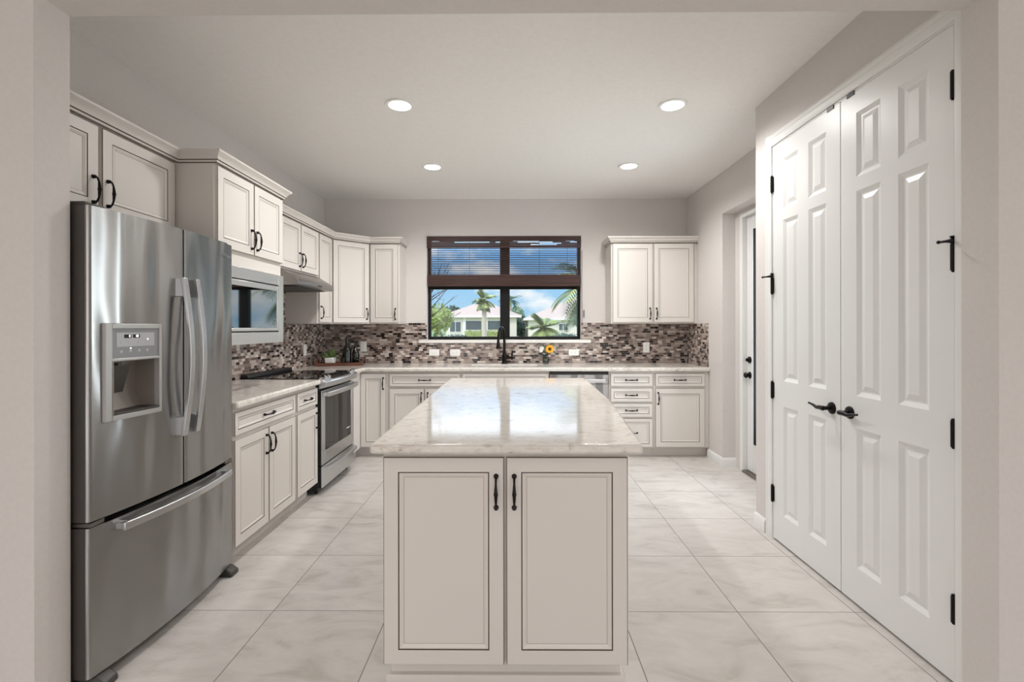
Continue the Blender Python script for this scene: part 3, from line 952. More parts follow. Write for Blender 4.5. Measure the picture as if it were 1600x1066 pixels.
# ------------------------------------------------------------------ microwave
mw = thing('microwave', 'built-in stainless microwave with trim kit above the worktop', 'microwave', (MFX, 2.611, 1.222), R90)
W_, H_ = 0.754, 0.464
MB().box(0.03, 0.0, 0.02, W_ - 0.03, 0.46, H_ - 0.02).build('body', DARKG, mw)
m = MB()
def frame(m, x0, x1, z0, z1, xi0, xi1, zi0, zi1, ya, yb_, mt=0):
    m.box(x0, ya, z0, xi0, yb_, z1, mt); m.box(xi1, ya, z0, x1, yb_, z1, mt); m.box(xi0, ya, z0, xi1, yb_, zi0, mt); m.box(xi0, ya, zi1, xi1, yb_, z1, mt)
frame(m, 0, W_, 0, H_, 0.075, W_ - 0.072, 0.072, H_ - 0.070, -0.022, 0.0)
m.build('trim_kit', STEELW, mw, bevel=0.002)
m = MB(); frame(m, 0.0755, W_ - 0.0725, 0.0725, H_ - 0.0705, 0.0835, W_ - 0.0805, 0.0805, H_ - 0.0785, -0.0225, 0.0); m.build('seal', BLACKP, mw)
m = MB(); frame(m, 0.084, W_ - 0.081, 0.081, H_ - 0.079, 0.10, W_ - 0.096, 0.100, H_ - 0.112, -0.026, -0.001); md_ = m.build('door', STEELW, mw, bevel=0.002)
MB().box(0.1005, -0.022, 0.1005, W_ - 0.0965, -0.002, H_ - 0.1125).build('door_glass', MIRG, md_)
text('logo', 'Whirlpool', 0.012, md_, (0.38, -0.0225, 0.112), (PI / 2, 0, 0), PANELL, shear=0.3)

# ------------------------------------------------------------------ range hood
hd = thing('range_hood', 'stainless under-cabinet range hood above the cooktop', 'range hood', (fx_, 3.754, 1.66), R90)
prof = [(0.303, 0.1385), (-0.002, 0.1385), (-0.03, 0.130), (-0.155, 0.052), (-0.163, 0.040), (-0.163, 0.002), (0.303, 0.0)]
hw = 0.758
m = MB(); n = 14; ring = []
for i in range(n + 1):
    x = hw * i / n; t = 1 - (2 * i / n - 1) ** 2
    ring.append([(x, y - (0.02 * t if y < -0.05 else 0), z_) for y, z_ in prof])
kk = len(prof)
vs = [p for rg in ring for p in rg]
fs = [(i * kk + j, i * kk + (j + 1) % kk, (i + 1) * kk + (j + 1) % kk, (i + 1) * kk + j) for i in range(n) for j in range(kk)]
fs += [tuple(range(kk)), tuple(n * kk + j for j in range(kk))]
m.add(vs, fs); m.build('canopy', HOODS, hd, bevel=0.002)
MB().box(0.06, -0.10, -0.006, hw - 0.06, 0.26, -0.0005).build('filter', DARKG, hd)
m = MB(); m.box(0.34, -0.1855, 0.014, 0.42, -0.1825, 0.026); m.build('switches', BLACKP, hd)

# ------------------------------------------------------------------ range
rg_ = thing('range', 'stainless slide-in electric range with black glass cooktop', 'range', (-1.512, 3.752, 0), R90)
RW = 0.762
m = MB(); m.box(0.003, 0.030, 0.03, RW - 0.003, 0.645, 0.906); m.build('body', BLACKP, rg_)
MB().box(0.003, 0.02, 0.9065, RW - 0.003, 0.645, 0.920).build('cooktop', BGLASS, rg_, bevel=0.003)
m = MB(); m.prism([(0.645, 0.9205), (0.575, 0.9205), (0.585, 0.945), (0.645, 0.952)], 0.006, RW - 0.006, 'x'); m.build('rear_vent', BLACKP, rg_, bevel=0.005)
for x, y, r_ in ((0.2, 0.18, .10), (0.56, 0.18, .11), (0.2, 0.42, .08), (0.56, 0.42, .09)):
    MB().lathe([(r_, 0.0), (r_, .0003), (r_ - .004, .0003), (r_ - .004, 0.0)], (x, y, 0.9203), n=40, ring=True).build('burner_ring', DARKG, rg_)
# control panel wedge
def bowf(x, a=0.02): return -a * (1 - (2 * x / RW - 1) ** 2)
def bowprism(m, prof, x0, x1, a=0.02, n=14, mt=0):
    k = len(prof); vs = []
    for i in range(n + 1):
        x = x0 + (x1 - x0) * i / n
        vs += [(x, y + (bowf(x, a) if y < 0.018 else 0), z_) for y, z_ in prof]
    fs = [(i * k + j, i * k + (j + 1) % k, (i + 1) * k + (j + 1) % k, (i + 1) * k + j) for i in range(n) for j in range(k)]
    fs += [tuple(range(k)), tuple(n * k + j for j in range(k))]
    m.add(vs, fs, mt); return m
m = MB(); bowprism(m, [(0.0195, 0.925), (-0.030, 0.900), (-0.036, 0.890), (-0.030, 0.850), (0.0195, 0.838)], 0.0, RW)
cpn = m.build('control_panel', STEELS, rg_, bevel=0.002)
m = MB(); bowprism(m, [(0.0600, 0.9315), (0.010, 0.9220), (-0.022, 0.9058), (-0.020, 0.903), (0.0600, 0.921)], 0.16, RW - 0.16, a=0.012); m.build('touch_panel', BGLASS, cpn)
for x in (0.045, 0.105, RW - 0.105, RW - 0.045):
    m = MB(); c = Vector((x, bowf(x) * 0.8 - 0.004, 0.913)); ax = Vector((0, -0.45, 0.9)).normalized()
    m.tube([c - ax * .004, c + ax * 0.004], 0.021, n=16); m.tube([c + ax * 0.004, c + ax * 0.026], [0.017, 0.015], n=16)
    m.build('knob', CHROME, cpn, bevel=0.0015)
# oven door
m = MB(); frame(m, 0.003, RW - 0.003, 0.232, 0.822, 0.075, RW - 0.075, 0.335, 0.770, -0.002, 0.004)
od = m.build('oven_door', STEELS, rg_, bevel=0.003)
MB().box(0.0755, 0.0015, 0.3355, RW - 0.0755, 0.0045, 0.7695).build('oven_window', OVENG, od)
MB().box(0.004, 0.005, 0.234, RW - 0.004, 0.0295, 0.820).build('door_liner', BLACKP, od)
m = MB(); bowprism(m, [(-0.048, 0.775), (-0.052, 0.782), (-0.052, 0.808), (-0.046, 0.814), (-0.034, 0.812), (-0.034, 0.777)], 0.02, RW - 0.02, a=0.022)
m.box(0.022, -0.040, 0.778, 0.05, -0.0025, 0.811); m.box(RW - 0.05, -0.040, 0.778, RW - 0.022, -0.0025, 0.811)
m.build('handle', STEELS, od, bevel=0.003)
text('logo', 'Whirlpool', 0.022, od, (RW - 0.15, 0.0005, 0.41), (PI / 2, 0, 0), WHITEP, shear=0.3)
MB().box(0.004, 0.0045, 0.054, RW - 0.004, 0.0295, 0.222).build('drawer_liner', BLACKP, rg_)
m = MB(); m.box(0.003, -0.002, 0.052, RW - 0.003, 0.004, 0.222); sd = m.build('storage_drawer', STEELS, rg_, bevel=0.003)
m = MB(); bowprism(m, [(-0.0022, 0.218), (-0.030, 0.218), (-0.036, 0.212), (-0.036, 0.190), (-0.028, 0.186), (-0.022, 0.206), (-0.0022, 0.208)], 0.03, RW - 0.03, a=0.03); m.build('handle', STEELS, sd, bevel=0.002)
for x in (0.03, RW - 0.07):
    for y in (0.06, 0.58):
        MB().lathe([(0.016, 0), (0.016, 0.03)], (x + .02, y, 0), n=12).build('foot', BLACKP, rg_)

# ------------------------------------------------------------------ dishwasher
dw = thing('dishwasher', 'stainless dishwasher under the worktop right of the sink', 'dishwasher', (0.3665, BFY, 0))
DWW = 0.597
MB().box(0.003, 0.004, 0.10, DWW - 0.003, 0.57, 0.872).build('body', BLACKP, dw)
m = MB(); m.box(0.004, -0.020, 0.105, DWW - 0.004, 0.003, 0.745); m.box(0.004, -0.020, 0.795, DWW - 0.004, 0.003, 0.842); m.box(0.004, -0.004, 0.745, DWW - 0.004, 0.003, 0.795)
dwd = m.build('door', STEEL, dw, bevel=0.002)
MB().box(0.004, -0.018, 0.8425, DWW - 0.004, 0.003, 0.868).build('control_strip', BLACKP, dwd)
m = MB(); m.prism([(-0.004, 0.795), (-0.020, 0.795), (-0.030, 0.775), (-0.030, 0.762), (-0.022, 0.762)], 0.03, DWW - 0.03, 'x'); m.build('handle', STEELS, dwd, bevel=0.002)
MB().box(0.004, 0.06, 0.0, DWW - 0.004, 0.075, 0.0995).build('toe_kick', CAB, dw)

# ------------------------------------------------------------------ faucet
fc = thing('faucet', 'oil-rubbed black gooseneck faucet with pull-down spray at the sink', 'faucet', (-0.10, 5.355, CZ1))
m = MB(); m.lathe([(0.034, 0), (0.034, 0.006), (0.028, 0.014), (0.027, 0.06), (0.030, 0.075), (0.024, 0.10), (0.016, 0.135), (0.0135, 0.17)], n=20)
m.build('base', IRON, fc)
pts = [(0, 0, 0.16), (0, 0, 0.29)]
for i in range(13):
    a = PI * i / 12
    pts.append((-0.030 + 0.030 * math.cos(a), -0.085 + 0.085 * math.cos(a), 0.30 + 0.105 * math.sin(a)))
pts.append((-0.062, -0.172, 0.27))
MB().tube(pts, 0.0145, n=14).build('spout', IRON, fc)
MB().lathe([(0.013, 0.0), (0.016, -0.03), (0.025, -0.085), (0.027, -0.098), (0.0, -0.10)], (-0.063, -0.173, 0.272), n=18).build('spray_head', IRON, fc)
m = MB(); m.tube([(0.02, 0, 0.068), (0.075, 0, 0.068)], [0.017, 0.014], n=14); m.tube([(0.085, 0, 0.045), (0.085, 0, 0.068), (0.088, 0.004, 0.15)], [0.011, 0.012, 0.006], n=12)
m.tube([(0.07, 0, 0.068), (0.092, 0, 0.068)], 0.013, n=12)
m.build('handle', IRON, fc)

# ------------------------------------------------------------------ sunflower vase
va = thing('flower_vase', 'small clear glass vase of flowers with one sunflower beside the sink', 'vase', (0.365, 5.36, CZ1))
MB().lathe([(0.0, 0.0), (0.030, 0.0), (0.036, 0.02), (0.034, 0.06), (0.024, 0.085), (0.026, 0.10), (0.024, 0.10), (0.021, 0.086), (0.031, 0.06), (0.033, 0.02), (0.0, 0.006)], n=20).build('glass', VASEG, va)
m = MB(); heads = [((0.035, -0.03, 0.165), 0), ((-0.05, -0.02, 0.15), 1), ((-0.035, -0.01, 0.185), 2), ((0.0, 0.02, 0.20), 2), ((0.05, 0.02, 0.21), 2)]
for (p, kk_) in heads: m.tube([(p[0] * .15, p[1] * .15, 0.012), (p[0] * .5, p[1] * .5, 0.09), p], 0.002, n=6)
m.build('stems', LEAFD, va)
# sunflower facing the camera
sf = MB(); c = Vector((0.04, -0.045, 0.165))
for k in range(18):
    a = 2 * PI * k / 18; d = Vector((math.cos(a), -0.12, math.sin(a))); t = Vector((-math.sin(a), 0, math.cos(a)))
    p0, p1, p2 = c + d * 0.016, c + d * 0.034, c + d * (0.050 + 0.006 * (k % 2))
    sf.add([p0 + t * .004, p0 - t * .004, p1 - t * .008, p2, p1 + t * .008, p1 + Vector((0, -.004, 0))], [(0, 1, 5), (1, 2, 5), (2, 3, 5), (3, 4, 5), (4, 0, 5)])
sfo = sf.build('sunflower', PETALY, va, fix=False)
MB().ball(tuple(c + Vector((0, -.004, 0))), 0.019, 14, sc=(1, .45, 1)).build('flower_centre', SEEDB, sfo)
m = MB()
random.seed(5)
for cxx, cz_ in ((-0.055, 0.150), (-0.045, 0.172)):
    for k in range(12):
        a = 2 * PI * k / 12 + random.random() * .3; d = Vector((math.cos(a), -.15, math.sin(a))); t = Vector((-math.sin(a), 0, math.cos(a)))
        c = Vector((cxx, -0.03, cz_)); p1 = c + d * .016; p2 = c + d * .027
        m.add([c, p1 - t * .006, p2, p1 + t * .006], [(0, 1, 2, 3)])
m.build('white_blossoms', PETALW, va, fix=False)
m = MB()
for k in range(46):
    c = Vector((random.gauss(-0.0, .045), random.gauss(0, .02), random.uniform(.09, .215))); a = random.uniform(0, 2 * PI)
    d = Vector((math.cos(a), random.uniform(-.5, .3), math.sin(a))); t = d.cross(Vector((0, 1, 0))).normalized()
    m.add([c - d * .018, c + t * .008, c + d * .018, c - t * .008], [(0, 1, 2, 3)])
m.build('leaves', LEAFD, va, fix=False)

# ------------------------------------------------------------------ tray, plant pot, bottles
random.seed(3)
TA = math.radians(14)
tr = thing('serving_tray', 'brown wooden tray with end handles in the worktop corner', 'tray', (-1.86, 5.13, CZ1), TA)
m = MB(); tl, tw = 0.235, 0.095
m.box(-tl, -tw, 0.0, tl, tw, 0.010)
m.box(-tl, -tw, 0.010, tl, -tw + 0.012, 0.034); m.box(-tl, tw - 0.012, 0.010, tl, tw, 0.034)
m.build('tray_base', WOODT, tr, bevel=0.002)
for s in (-1, 1):
    m = MB()
    x0, x1 = (s * tl, s * (tl - 0.013))
    xa, xb = min(x0, x1), max(x0, x1)
    m.box(xa, -tw + .012, 0.010, xb, -0.05, 0.075); m.box(xa, 0.05, 0.010, xb, tw - .012, 0.075)
    m.box(xa, -0.05, 0.010, xb, 0.05, 0.035); m.box(xa, -0.05, 0.060, xb, 0.05, 0.075)
    m.build('end_handle', WOODT, tr, bevel=0.004)


def on_tray(lx, ly, z_=0.0105):
    c, s = math.cos(TA), math.sin(TA)
    return (-1.86 + lx * c - ly * s, 5.13 + lx * s + ly * c, CZ1 + z_)


pp = thing('potted_succulent', 'small succulent in white square pot on the tray', 'plant', on_tray(-0.10, -0.02))
m = MB()
def taper_box(m, a, b3, z0, z1, mt=0):
    m.add([(-a, -a, z0), (a, -a, z0), (a, a, z0), (-a, a, z0), (-b3, -b3, z1), (b3, -b3, z1), (b3, b3, z1), (-b3, b3, z1)],
          [(0, 3, 2, 1), (4, 5, 6, 7), (0, 1, 5, 4), (1, 2, 6, 5), (2, 3, 7, 6), (3, 0, 4, 7)], mt)
taper_box(m, 0.038, 0.046, 0, 0.076); m.build('pot', CERAM, pp, bevel=0.004)
m = MB()
for k in range(70):
    a = random.uniform(0, 2 * PI); el = random.uniform(0.2, 1.4); r_ = random.uniform(0.05, 0.115)
    d = Vector((math.cos(a) * math.cos(el), math.sin(a) * math.cos(el), math.sin(el))); t = d.orthogonal().normalized()
    o_ = Vector((random.uniform(-.02, .02), random.uniform(-.02, .02), 0.072)); n_ = d.cross(t)
    m.add([o_, o_ + d * r_ * .6 + t * .009, o_ + d * r_, o_ + d * r_ * .6 - t * .009, o_ + d * r_ * .6 + n_ * .006], [(0, 1, 4), (1, 2, 4), (2, 3, 4), (3, 0, 4)])
m.build('leaves', LEAF, pp, fix=False)
bt = thing('glass_bottle', 'taller dark glass bottle with swing stopper on the tray', 'bottle', on_tray(0.065, 0.02), 0, 'bottles on the tray')
MB().lathe([(0, 0), (.042, 0), (.047, .006), (.047, .14), (.040, .175), (.020, .205), (.016, .225), (.015, .262), (.018, .266), (.018, .276), (.0, .276)], n=24).build('glass', DBOTTLE, bt)
m = MB(); m.lathe([(.013, .2765), (.015, .286), (.012, .296), (0, .299)], n=16); m.tube([(-.021, 0, .245), (-.022, 0, .288), (0, 0, .302), (.022, 0, .288), (.021, 0, .245)], .0016, n=6); m.build('stopper', BLACKP, bt)
bt = thing('glass_bottle', 'shorter slim dark glass bottle right of the taller one on the tray', 'bottle', on_tray(0.155, 0.015), 0, 'bottles on the tray')
MB().lathe([(0, 0), (.034, 0), (.037, .005), (.037, .115), (.030, .145), (.016, .17), (.013, .19), (.0125, .222), (.015, .226), (.015, .234), (.0, .234)], n=24).build('glass', DBOTTLE, bt)
MB().lathe([(.011, .2345), (.013, .242), (.0, .250)], n=16).build('stopper', BLACKP, bt)


# ------------------------------------------------------------------ outlets and switches
def plate(name, label, loc, rot, horizontal, switch):
    t = thing(name, label, 'switch' if switch else 'outlet', loc, rot, 'white wall plates on the backsplash')
    a, h = (0.0585, 0.0365) if horizontal else (0.0365, 0.0585)
    MB().box(-a, -0.006, -h, a, 0, h).build('plate', WHITEP, t, bevel=0.003)
    if switch:
        MB().box(-0.016, -0.009, -0.033, 0.016, -0.0062, 0.033).build('rocker', WHITEP, t, bevel=0.001)
    else:
        for s in (-1, 1):
            cx_, cz_ = (s * 0.020, 0) if horizontal else (0, s * 0.020)
            r_ = MB().lathe([(0.0, -0.0015), (0.0155, -0.0015), (0.0165, 0)], (cx_, -0.0062, cz_), axis='y', n=20).build('receptacle', WHITEP, t)
            m = MB()
            for q_ in (-1, 1):
                if horizontal: m.box(cx_ - 0.005, -0.0084, cz_ + q_ * 0.006 - .001, cx_ + 0.004, -0.0078, cz_ + q_ * 0.006 + .001)
                else: m.box(cx_ + q_ * 0.006 - .001, -0.0084, cz_ - 0.004, cx_ + q_ * 0.006 + .001, -0.0078, cz_ + 0.005)
            m.build('slots', SCREW, r_)
    return t


ty = WB - T - 0.0002
plate('outlet', 'vertical white wall plate right of the dark bottles', (-1.715, ty, 1.105), 0, False, True)
plate('outlet', 'horizontal white outlet under window, left of its neighbouring outlet', (-0.905, ty, 1.034), 0, True, False)
plate('outlet', 'horizontal white outlet under window, second from the left', (-0.665, ty, 1.034), 0, True, False)
plate('outlet', 'horizontal white outlet between sunflower vase and right upper cabinet', (0.690, ty, 1.034), 0, True, False)
plate('outlet', 'vertical white outlet under the right upper cabinet', (1.515, ty, 1.090), 0, False, False)
plate('light_switch', 'vertical white plate on left side wall beyond the cooktop', (WL + T + 0.0002, 4.93, 1.09), R90, False, True)

# ------------------------------------------------------------------ closet doors
def six_panel(w, h, t, cols, rows, m):
    xs = [0] + [c for p in cols for c in p] + [w]; zs = [0] + [c for p in rows for c in p] + [h]
    rg = [(0, 0), (0.020, 0.0105), (0.027, 0.0105), (0.050, 0.003)]
    for i in range(len(xs) - 1):
        for j in range(len(zs) - 1):
            r = (xs[i], xs[i + 1], zs[j], zs[j + 1])
            if i % 2 and j % 2: m.rings(r, rg, [0] * 4)
            else: m.rings(r, [(0, 0)], [0])
    o = len(m.v)
    m.v += [(0, 0, 0), (w, 0, 0), (w, 0, h), (0, 0, h), (0, t, 0), (w, t, 0), (w, t, h), (0, t, h)]
    m.f += [(o + 4, o + 5, o + 6, o + 7), (o, o + 1, o + 5, o + 4), (o + 1, o + 2, o + 6, o + 5), (o + 2, o + 3, o + 7, o + 6), (o + 3, o, o + 4, o + 7)]
    m.m += [0] * 5
    return m


def lever(parent, x, z, sgn):
    m = MB(); m.lathe([(0, -0.012), (0.020, -0.012), (0.029, -0.007), (0.031, 0)], (x, 0, z), axis='y', n=24)
    m.tube([(x, -0.008, z), (x, -0.042, z)], [0.011, 0.010], n=12)
    s = sgn
    m.tube([(x - s * .006, -0.048, z), (x + s * 0.02, -0.050, z + .001), (x + s * 0.05, -0.048, z - .004), (x + s * 0.08, -0.046, z + .004), (x + s * 0.115, -0.048, z + .010)],
           [0.012, 0.0115, 0.009, 0.007, 0.005], n=12)
    m.ball((x, -0.048, z), 0.013, 12)
    return m.build('lever_handle', IRON, parent)


def hinge(parent, x, z, stop=0):
    m = MB(); m.tube([(x, -0.008, z - 0.048), (x, -0.008, z + 0.048)], 0.0085, n=10); m.box(x - 0.012, -0.0045, z - 0.047, x + 0.012, -0.0005, z + 0.047)
    m.ball((x, -0.008, z + 0.05), 0.008, 8); m.ball((x, -0.008, z - 0.05), 0.006, 8)
    hg = m.build('hinge', IRON, parent)
    if stop:
        m = MB(); m.tube([(x, -0.008, z + 0.05), (x, -0.008, z + 0.068)], 0.007, n=8); m.lathe([(.004, .066), (.010, .074), (.010, .078), (0, .079)], (x, -0.008, z), n=12)
        m.tube([(x, -0.010, z + 0.06), (x + stop * 0.01, -0.045, z + 0.056), (x + stop * 0.015, -0.072, z + 0.052)], [0.009, 0.005, 0.004], n=8)
        m.ball((x + stop * 0.015, -0.074, z + 0.052), 0.007, 8)
        m.build('door_stop', IRON, hg)
    return hg


DWd = 0.608
cols = [(0.106, 0.256), (0.352, 0.502)]; rows = [(0.172, 0.832), (0.985, 1.955), (2.020, 2.325)]
HR = (0.285, 0.930, 1.580, 2.212)
for i, (yfar, hx, lx, sg, lab) in enumerate(((KY1, -0.004, DWd - 0.062, -1, 'farther white six-panel closet door leaf'), (KY1 - DWd - 0.006, DWd + 0.004, 0.062, 1, 'nearer white six-panel closet door leaf'))):
    d = six_panel(DWd, 2.428, 0.035, cols, rows, MB()).build('door_%d' % (i + 1), DOORW, None, (CX - 0.001, yfar, 0.012), -R90, angle=8)
    struct(d, lab, 'door')
    lever(d, lx, 0.898, sg)
    for k, zz in enumerate(HR): hinge(d, hx, zz - 0.012, (1 if i == 0 else 1) if k == 2 else 0)
    x_ = DWd - 0.095 if i == 0 else 0.045
    MB().box(x_, -0.0035, 2.418, x_ + 0.05, 0.0, 2.436).build('ball_catch', IRON, d)
# casing round the closet opening
cs = [(0, 0), (0.0, 0.074), (0.006, 0.074), (0.010, 0.066), (0.014, 0.058), (0.014, 0.046), (0.011, 0.040), (0.013, 0.030), (0.010, 0.010), (0.008, 0.0)]
m = MB()
def casing_side(y_in, sgn):
    m.prism([(CX - o_, y_in + sgn * d_) for o_, d_ in cs], 0.0, 2.526 if sgn > 0 else 2.526)
casing_side(KY1 + 0.012, 1)
m.prism([(CX, KY0 - 0.012), (CX - 0.012, KY0 - 0.012), (CX - 0.014, KY0 - 0.030), (CX - 0.014, 1.702), (CX, 1.702)], 0.0, 2.526)
m.prism([(CX - o_, 2.452 + d_) for o_, d_ in cs], 1.702, KY1 + 0.012, 'y')
m.box(CX, KY1 + 0.003, 0, CX + 0.1, KY1 + 0.0115, 2.45); m.box(CX, KY0 - 0.0115, 0, CX + 0.1, KY0 - 0.003, 2.45); m.box(CX, KY0 - 0.003, 2.4425, CX + 0.1, KY1 + 0.003, 2.4515)
struct(m.build('trim_2', TRIM), 'white moulded casing around the closet doors', 'door casing')

# ------------------------------------------------------------------ exterior door in the recess
DXX = 2.135
m = MB()
frame(m, 3.37, 4.44, 0, 2.36, DY0, DY1, -0.001, 2.325, 2.095, 2.26)
m2 = MB()
for v, fcs, mm in [(m.v, m.f, m.m)]:
    m2.add([(b_, a_, c_) for a_, b_, c_ in v], fcs)
struct(m2.build('trim_3', TRIM, bevel=0.003), 'white frame of the exterior door', 'door casing')
d = bpy.data.objects.new('door_3', None); C.objects.link(d); d.location = (DXX, DY1 - 0.003, 0.022); d.rotation_euler = (0, 0, -R90)
struct(d, 'white exterior door with a full glass panel in the recess', 'door')
ew, eh = DY1 - DY0 - 0.006, 2.30
m = MB(); frame(m, 0, ew, 0, eh, 0.105, ew - 0.105, 0.24, eh - 0.115, 0, 0.044); m.build('stiles', DOORW, d, bevel=0.002)
m = MB(); frame(m, 0.100, ew - 0.100, 0.235, eh - 0.11, 0.118, ew - 0.118, 0.253, eh - 0.128, -0.008, 0.0); m.build('glazing_bead', DOORW, d, bevel=0.003)
m = MB(); frame(m, 0.1055, ew - 0.1055, 0.2405, eh - 0.1155, 0.121, ew - 0.121, 0.256, eh - 0.131, 0.002, 0.04); m.build('gasket', BLACKP, d)
MB().box(0.121, 0.018, 0.256, ew - 0.121, 0.024, eh - 0.131).build('pane', PANE, d)
m = MB(); m.lathe([(0, -0.05), (0.020, -0.048), (0.027, -0.036), (0.022, -0.024), (0.012, -0.018), (0.012, -0.006), (0.030, -0.005), (0.032, 0)], (0.050, 0, 0.865), axis='y', n=20); m.build('knob', IRON, d)
m = MB(); m.lathe([(0, -0.022), (0.018, -0.020), (0.022, -0.010), (0.030, -0.008), (0.031, 0)], (0.050, 0, 1.003), axis='y', n=20); m.box(0.046, -0.036, 0.99, 0.054, -0.021, 1.016); m.build('deadbolt', IRON, d)
struct(MB().box(2.085, DY0, 0, 2.25, DY1, 0.018).build('trim_4', ALU, bevel=0.004), 'grey metal threshold under the exterior door', 'threshold')

# ------------------------------------------------------------------ recessed ceiling lights
def downlight(label, x, y, proto=None):
    if proto is None:
        t = thing('recessed_light', label, 'ceiling light', (x, y, CH), 0, 'recessed ceiling lights')
        MB().lathe([(0.072, -0.001), (0.095, -0.001), (0.094, -0.006), (0.082, -0.008), (0.0725, -0.006)], n=40, ring=True).build('trim_ring', WHITEP, t)
        MB().lathe([(0.0, -0.004), (0.071, -0.004), (0.071, -0.001), (0.0, -0.001)], n=40).build('lens', LENS, t)
    else:
        t = copy_tree(proto); t.location = (x, y, CH); t['label'] = label
    lp = lamp('recessed_light_glow', 'SPOT', (x, y, CH - 0.02), (0, 0, 0), 76, (1, 0.985, 0.965), spot_size=math.radians(160), spot_blend=0.7, shadow_soft_size=0.07)
    return t


p_ = downlight('recessed ceiling light nearest the refrigerator side, front row', -0.745, 3.145)
downlight('recessed ceiling light nearest the closet doors, front row', 1.055, 3.165, p_)
downlight('recessed ceiling light near the window, left of the back pair', -0.735, 4.36, p_)
downlight('recessed ceiling light near the window, right of the back pair', 1.055, 4.36, p_)
# added fill spots under the unseen living room ceiling, without fittings
for x in (-1.6, 1.6):
    for y in (-2.6, -0.2):
        lamp('living_room_fill_spot', 'SPOT', (x, y, CH - 0.02), (0, 0, 0), 36, (1, 0.92, 0.84), spot_size=math.radians(150), spot_blend=0.8, shadow_soft_size=0.07)

# ------------------------------------------------------------------ outdoors
struct(MB().box(-160, 5.70, -0.35, 160, 320, -0.15).build('lawn', GRASS), 'green lawn outside beyond the window', 'lawn')
random.seed(21)


def hip_roof(m, x0, x1, y0, y1, z0, h, ov, mt=0):
    x0 -= ov; x1 += ov; y0 -= ov; y1 += ov; w = min(x1 - x0, y1 - y0) / 2
    if (x1 - x0) >= (y1 - y0): ra, rb = (x0 + w, (y0 + y1) / 2, z0 + h), (x1 - w, (y0 + y1) / 2, z0 + h)
    else: ra, rb = ((x0 + x1) / 2, y0 + w, z0 + h), ((x0 + x1) / 2, y1 - w, z0 + h)
    vs = [(x0, y0, z0), (x1, y0, z0), (x1, y1, z0), (x0, y1, z0), ra, rb]
    if (x1 - x0) >= (y1 - y0): fs = [(0, 1, 5, 4), (1, 2, 5), (2, 3, 4, 5), (3, 0, 4), (3, 2, 1, 0)]
    else: fs = [(0, 1, 4), (1, 2, 5, 4), (2, 3, 5), (3, 0, 4, 5), (3, 2, 1, 0)]
    m.add(vs, fs, mt)


def house(label, x0, x1, y0, y1, eave, rh, wins, screens):
    t = thing('house', label, 'house', ((x0 + x1) / 2, y0, -0.15), 0, 'houses beyond the lawn')
    off = (-(x0 + x1) / 2, -y0, 0.15)
    MB().box(x0, y0, -0.15, x1, y1, eave).build('walls', STUCCO, t, loc=off)
    m = MB(); hip_roof(m, x0, x1, y0, y1, eave + 0.12, rh, 0.5); m.build('roof', ROOFM, t, loc=off)
    MB().box(x0 - .5, y0 - .5, eave - 0.08, x1 + .5, y1 + .5, eave + 0.12).build('fascia', FASCIA, t, loc=off)
    for a, b_, z0, z1 in wins:
        m = MB(); m.box(a - .08, y0 - .06, z0 - .08, b_ + .08, y0 - .001, z1 + .08); wf = m.build('window', FASCIA, t, loc=off)
        m = MB(); mid = (a + b_) / 2; m.box(a, y0 - .09, z0, mid - .04, y0 - .061, z1); m.box(mid + .04, y0 - .09, z0, b_, y0 - .061, z1); m.build('pane', SCREENM, wf)
    for a, b_, z0, z1 in screens:
        MB().box(a, y0 - .05, z0, b_, y0 - .001, z1).build('porch_screen', SCREENM, t, loc=off)
        MB().box(a - .28, y0 - .1, -0.15, a - .02, y0 - .001, eave - 0.081).build('column', FASCIA, t, loc=off)
    return t


house('cream house with pink hip roof and screened porch behind the palm', -7.0, 0.35, 50, 60, 2.40, 1.75,
      [(-6.6, -5.5, 0.85, 1.85)], [(-4.95, -3.35, 1.05, 1.95), (-2.65, -1.3, 1.05, 1.95)])
house('cream house with pink roof at the right side of window', 1.55, 13.5, 46, 60, 2.05, 2.7, [(4.4, 5.2, 1.0, 1.6)], [])


def leaf_blob(m, c, r, n, size, mt=0):
    for k in range(n):
        while True:
            p = Vector((random.uniform(-1, 1), random.uniform(-1, 1), random.uniform(-1, 1)))
            if 0.35 < p.length < 1: break
        p = Vector((c[0] + p.x * r[0], c[1] + p.y * r[1], c[2] + p.z * r[2]))
        d = Vector((random.gauss(0, 1), random.gauss(0, 1), random.gauss(0, 1))).normalized(); t = d.orthogonal().normalized(); s = size * random.uniform(.6, 1.3)
        m.add([p - d * s, p + t * s * .5, p + d * s, p - t * s * .5], [(0, 1, 2, 3)], mt)


def bush(name, label, cat, c, r, n, size, mt, trunk=None, tm=TWIG, group=None):
    t = thing(name, label, cat, (c[0], c[1], -0.15), 0, group)
    m = MB(); cc = c[2] + 0.15
    core = 0.72
    m.ball((0, 0, cc), 1.0, 14, 0, (r[0] * core, r[1] * core, r[2] * core))
    if not trunk: m.tube([(0, 0, 0), (0, 0, cc)], 0.05, n=6)
    leaf_blob(m, (0, 0, cc), r, n, size); m.build('foliage', mt, t, fix=False)
    if trunk:
        MB().tube([(0, 0, 0), (0.03, 0, cc * .5), (0, 0, cc)], [trunk, trunk * .8, trunk * .6], n=8).build('trunk', tm, t)
    return t


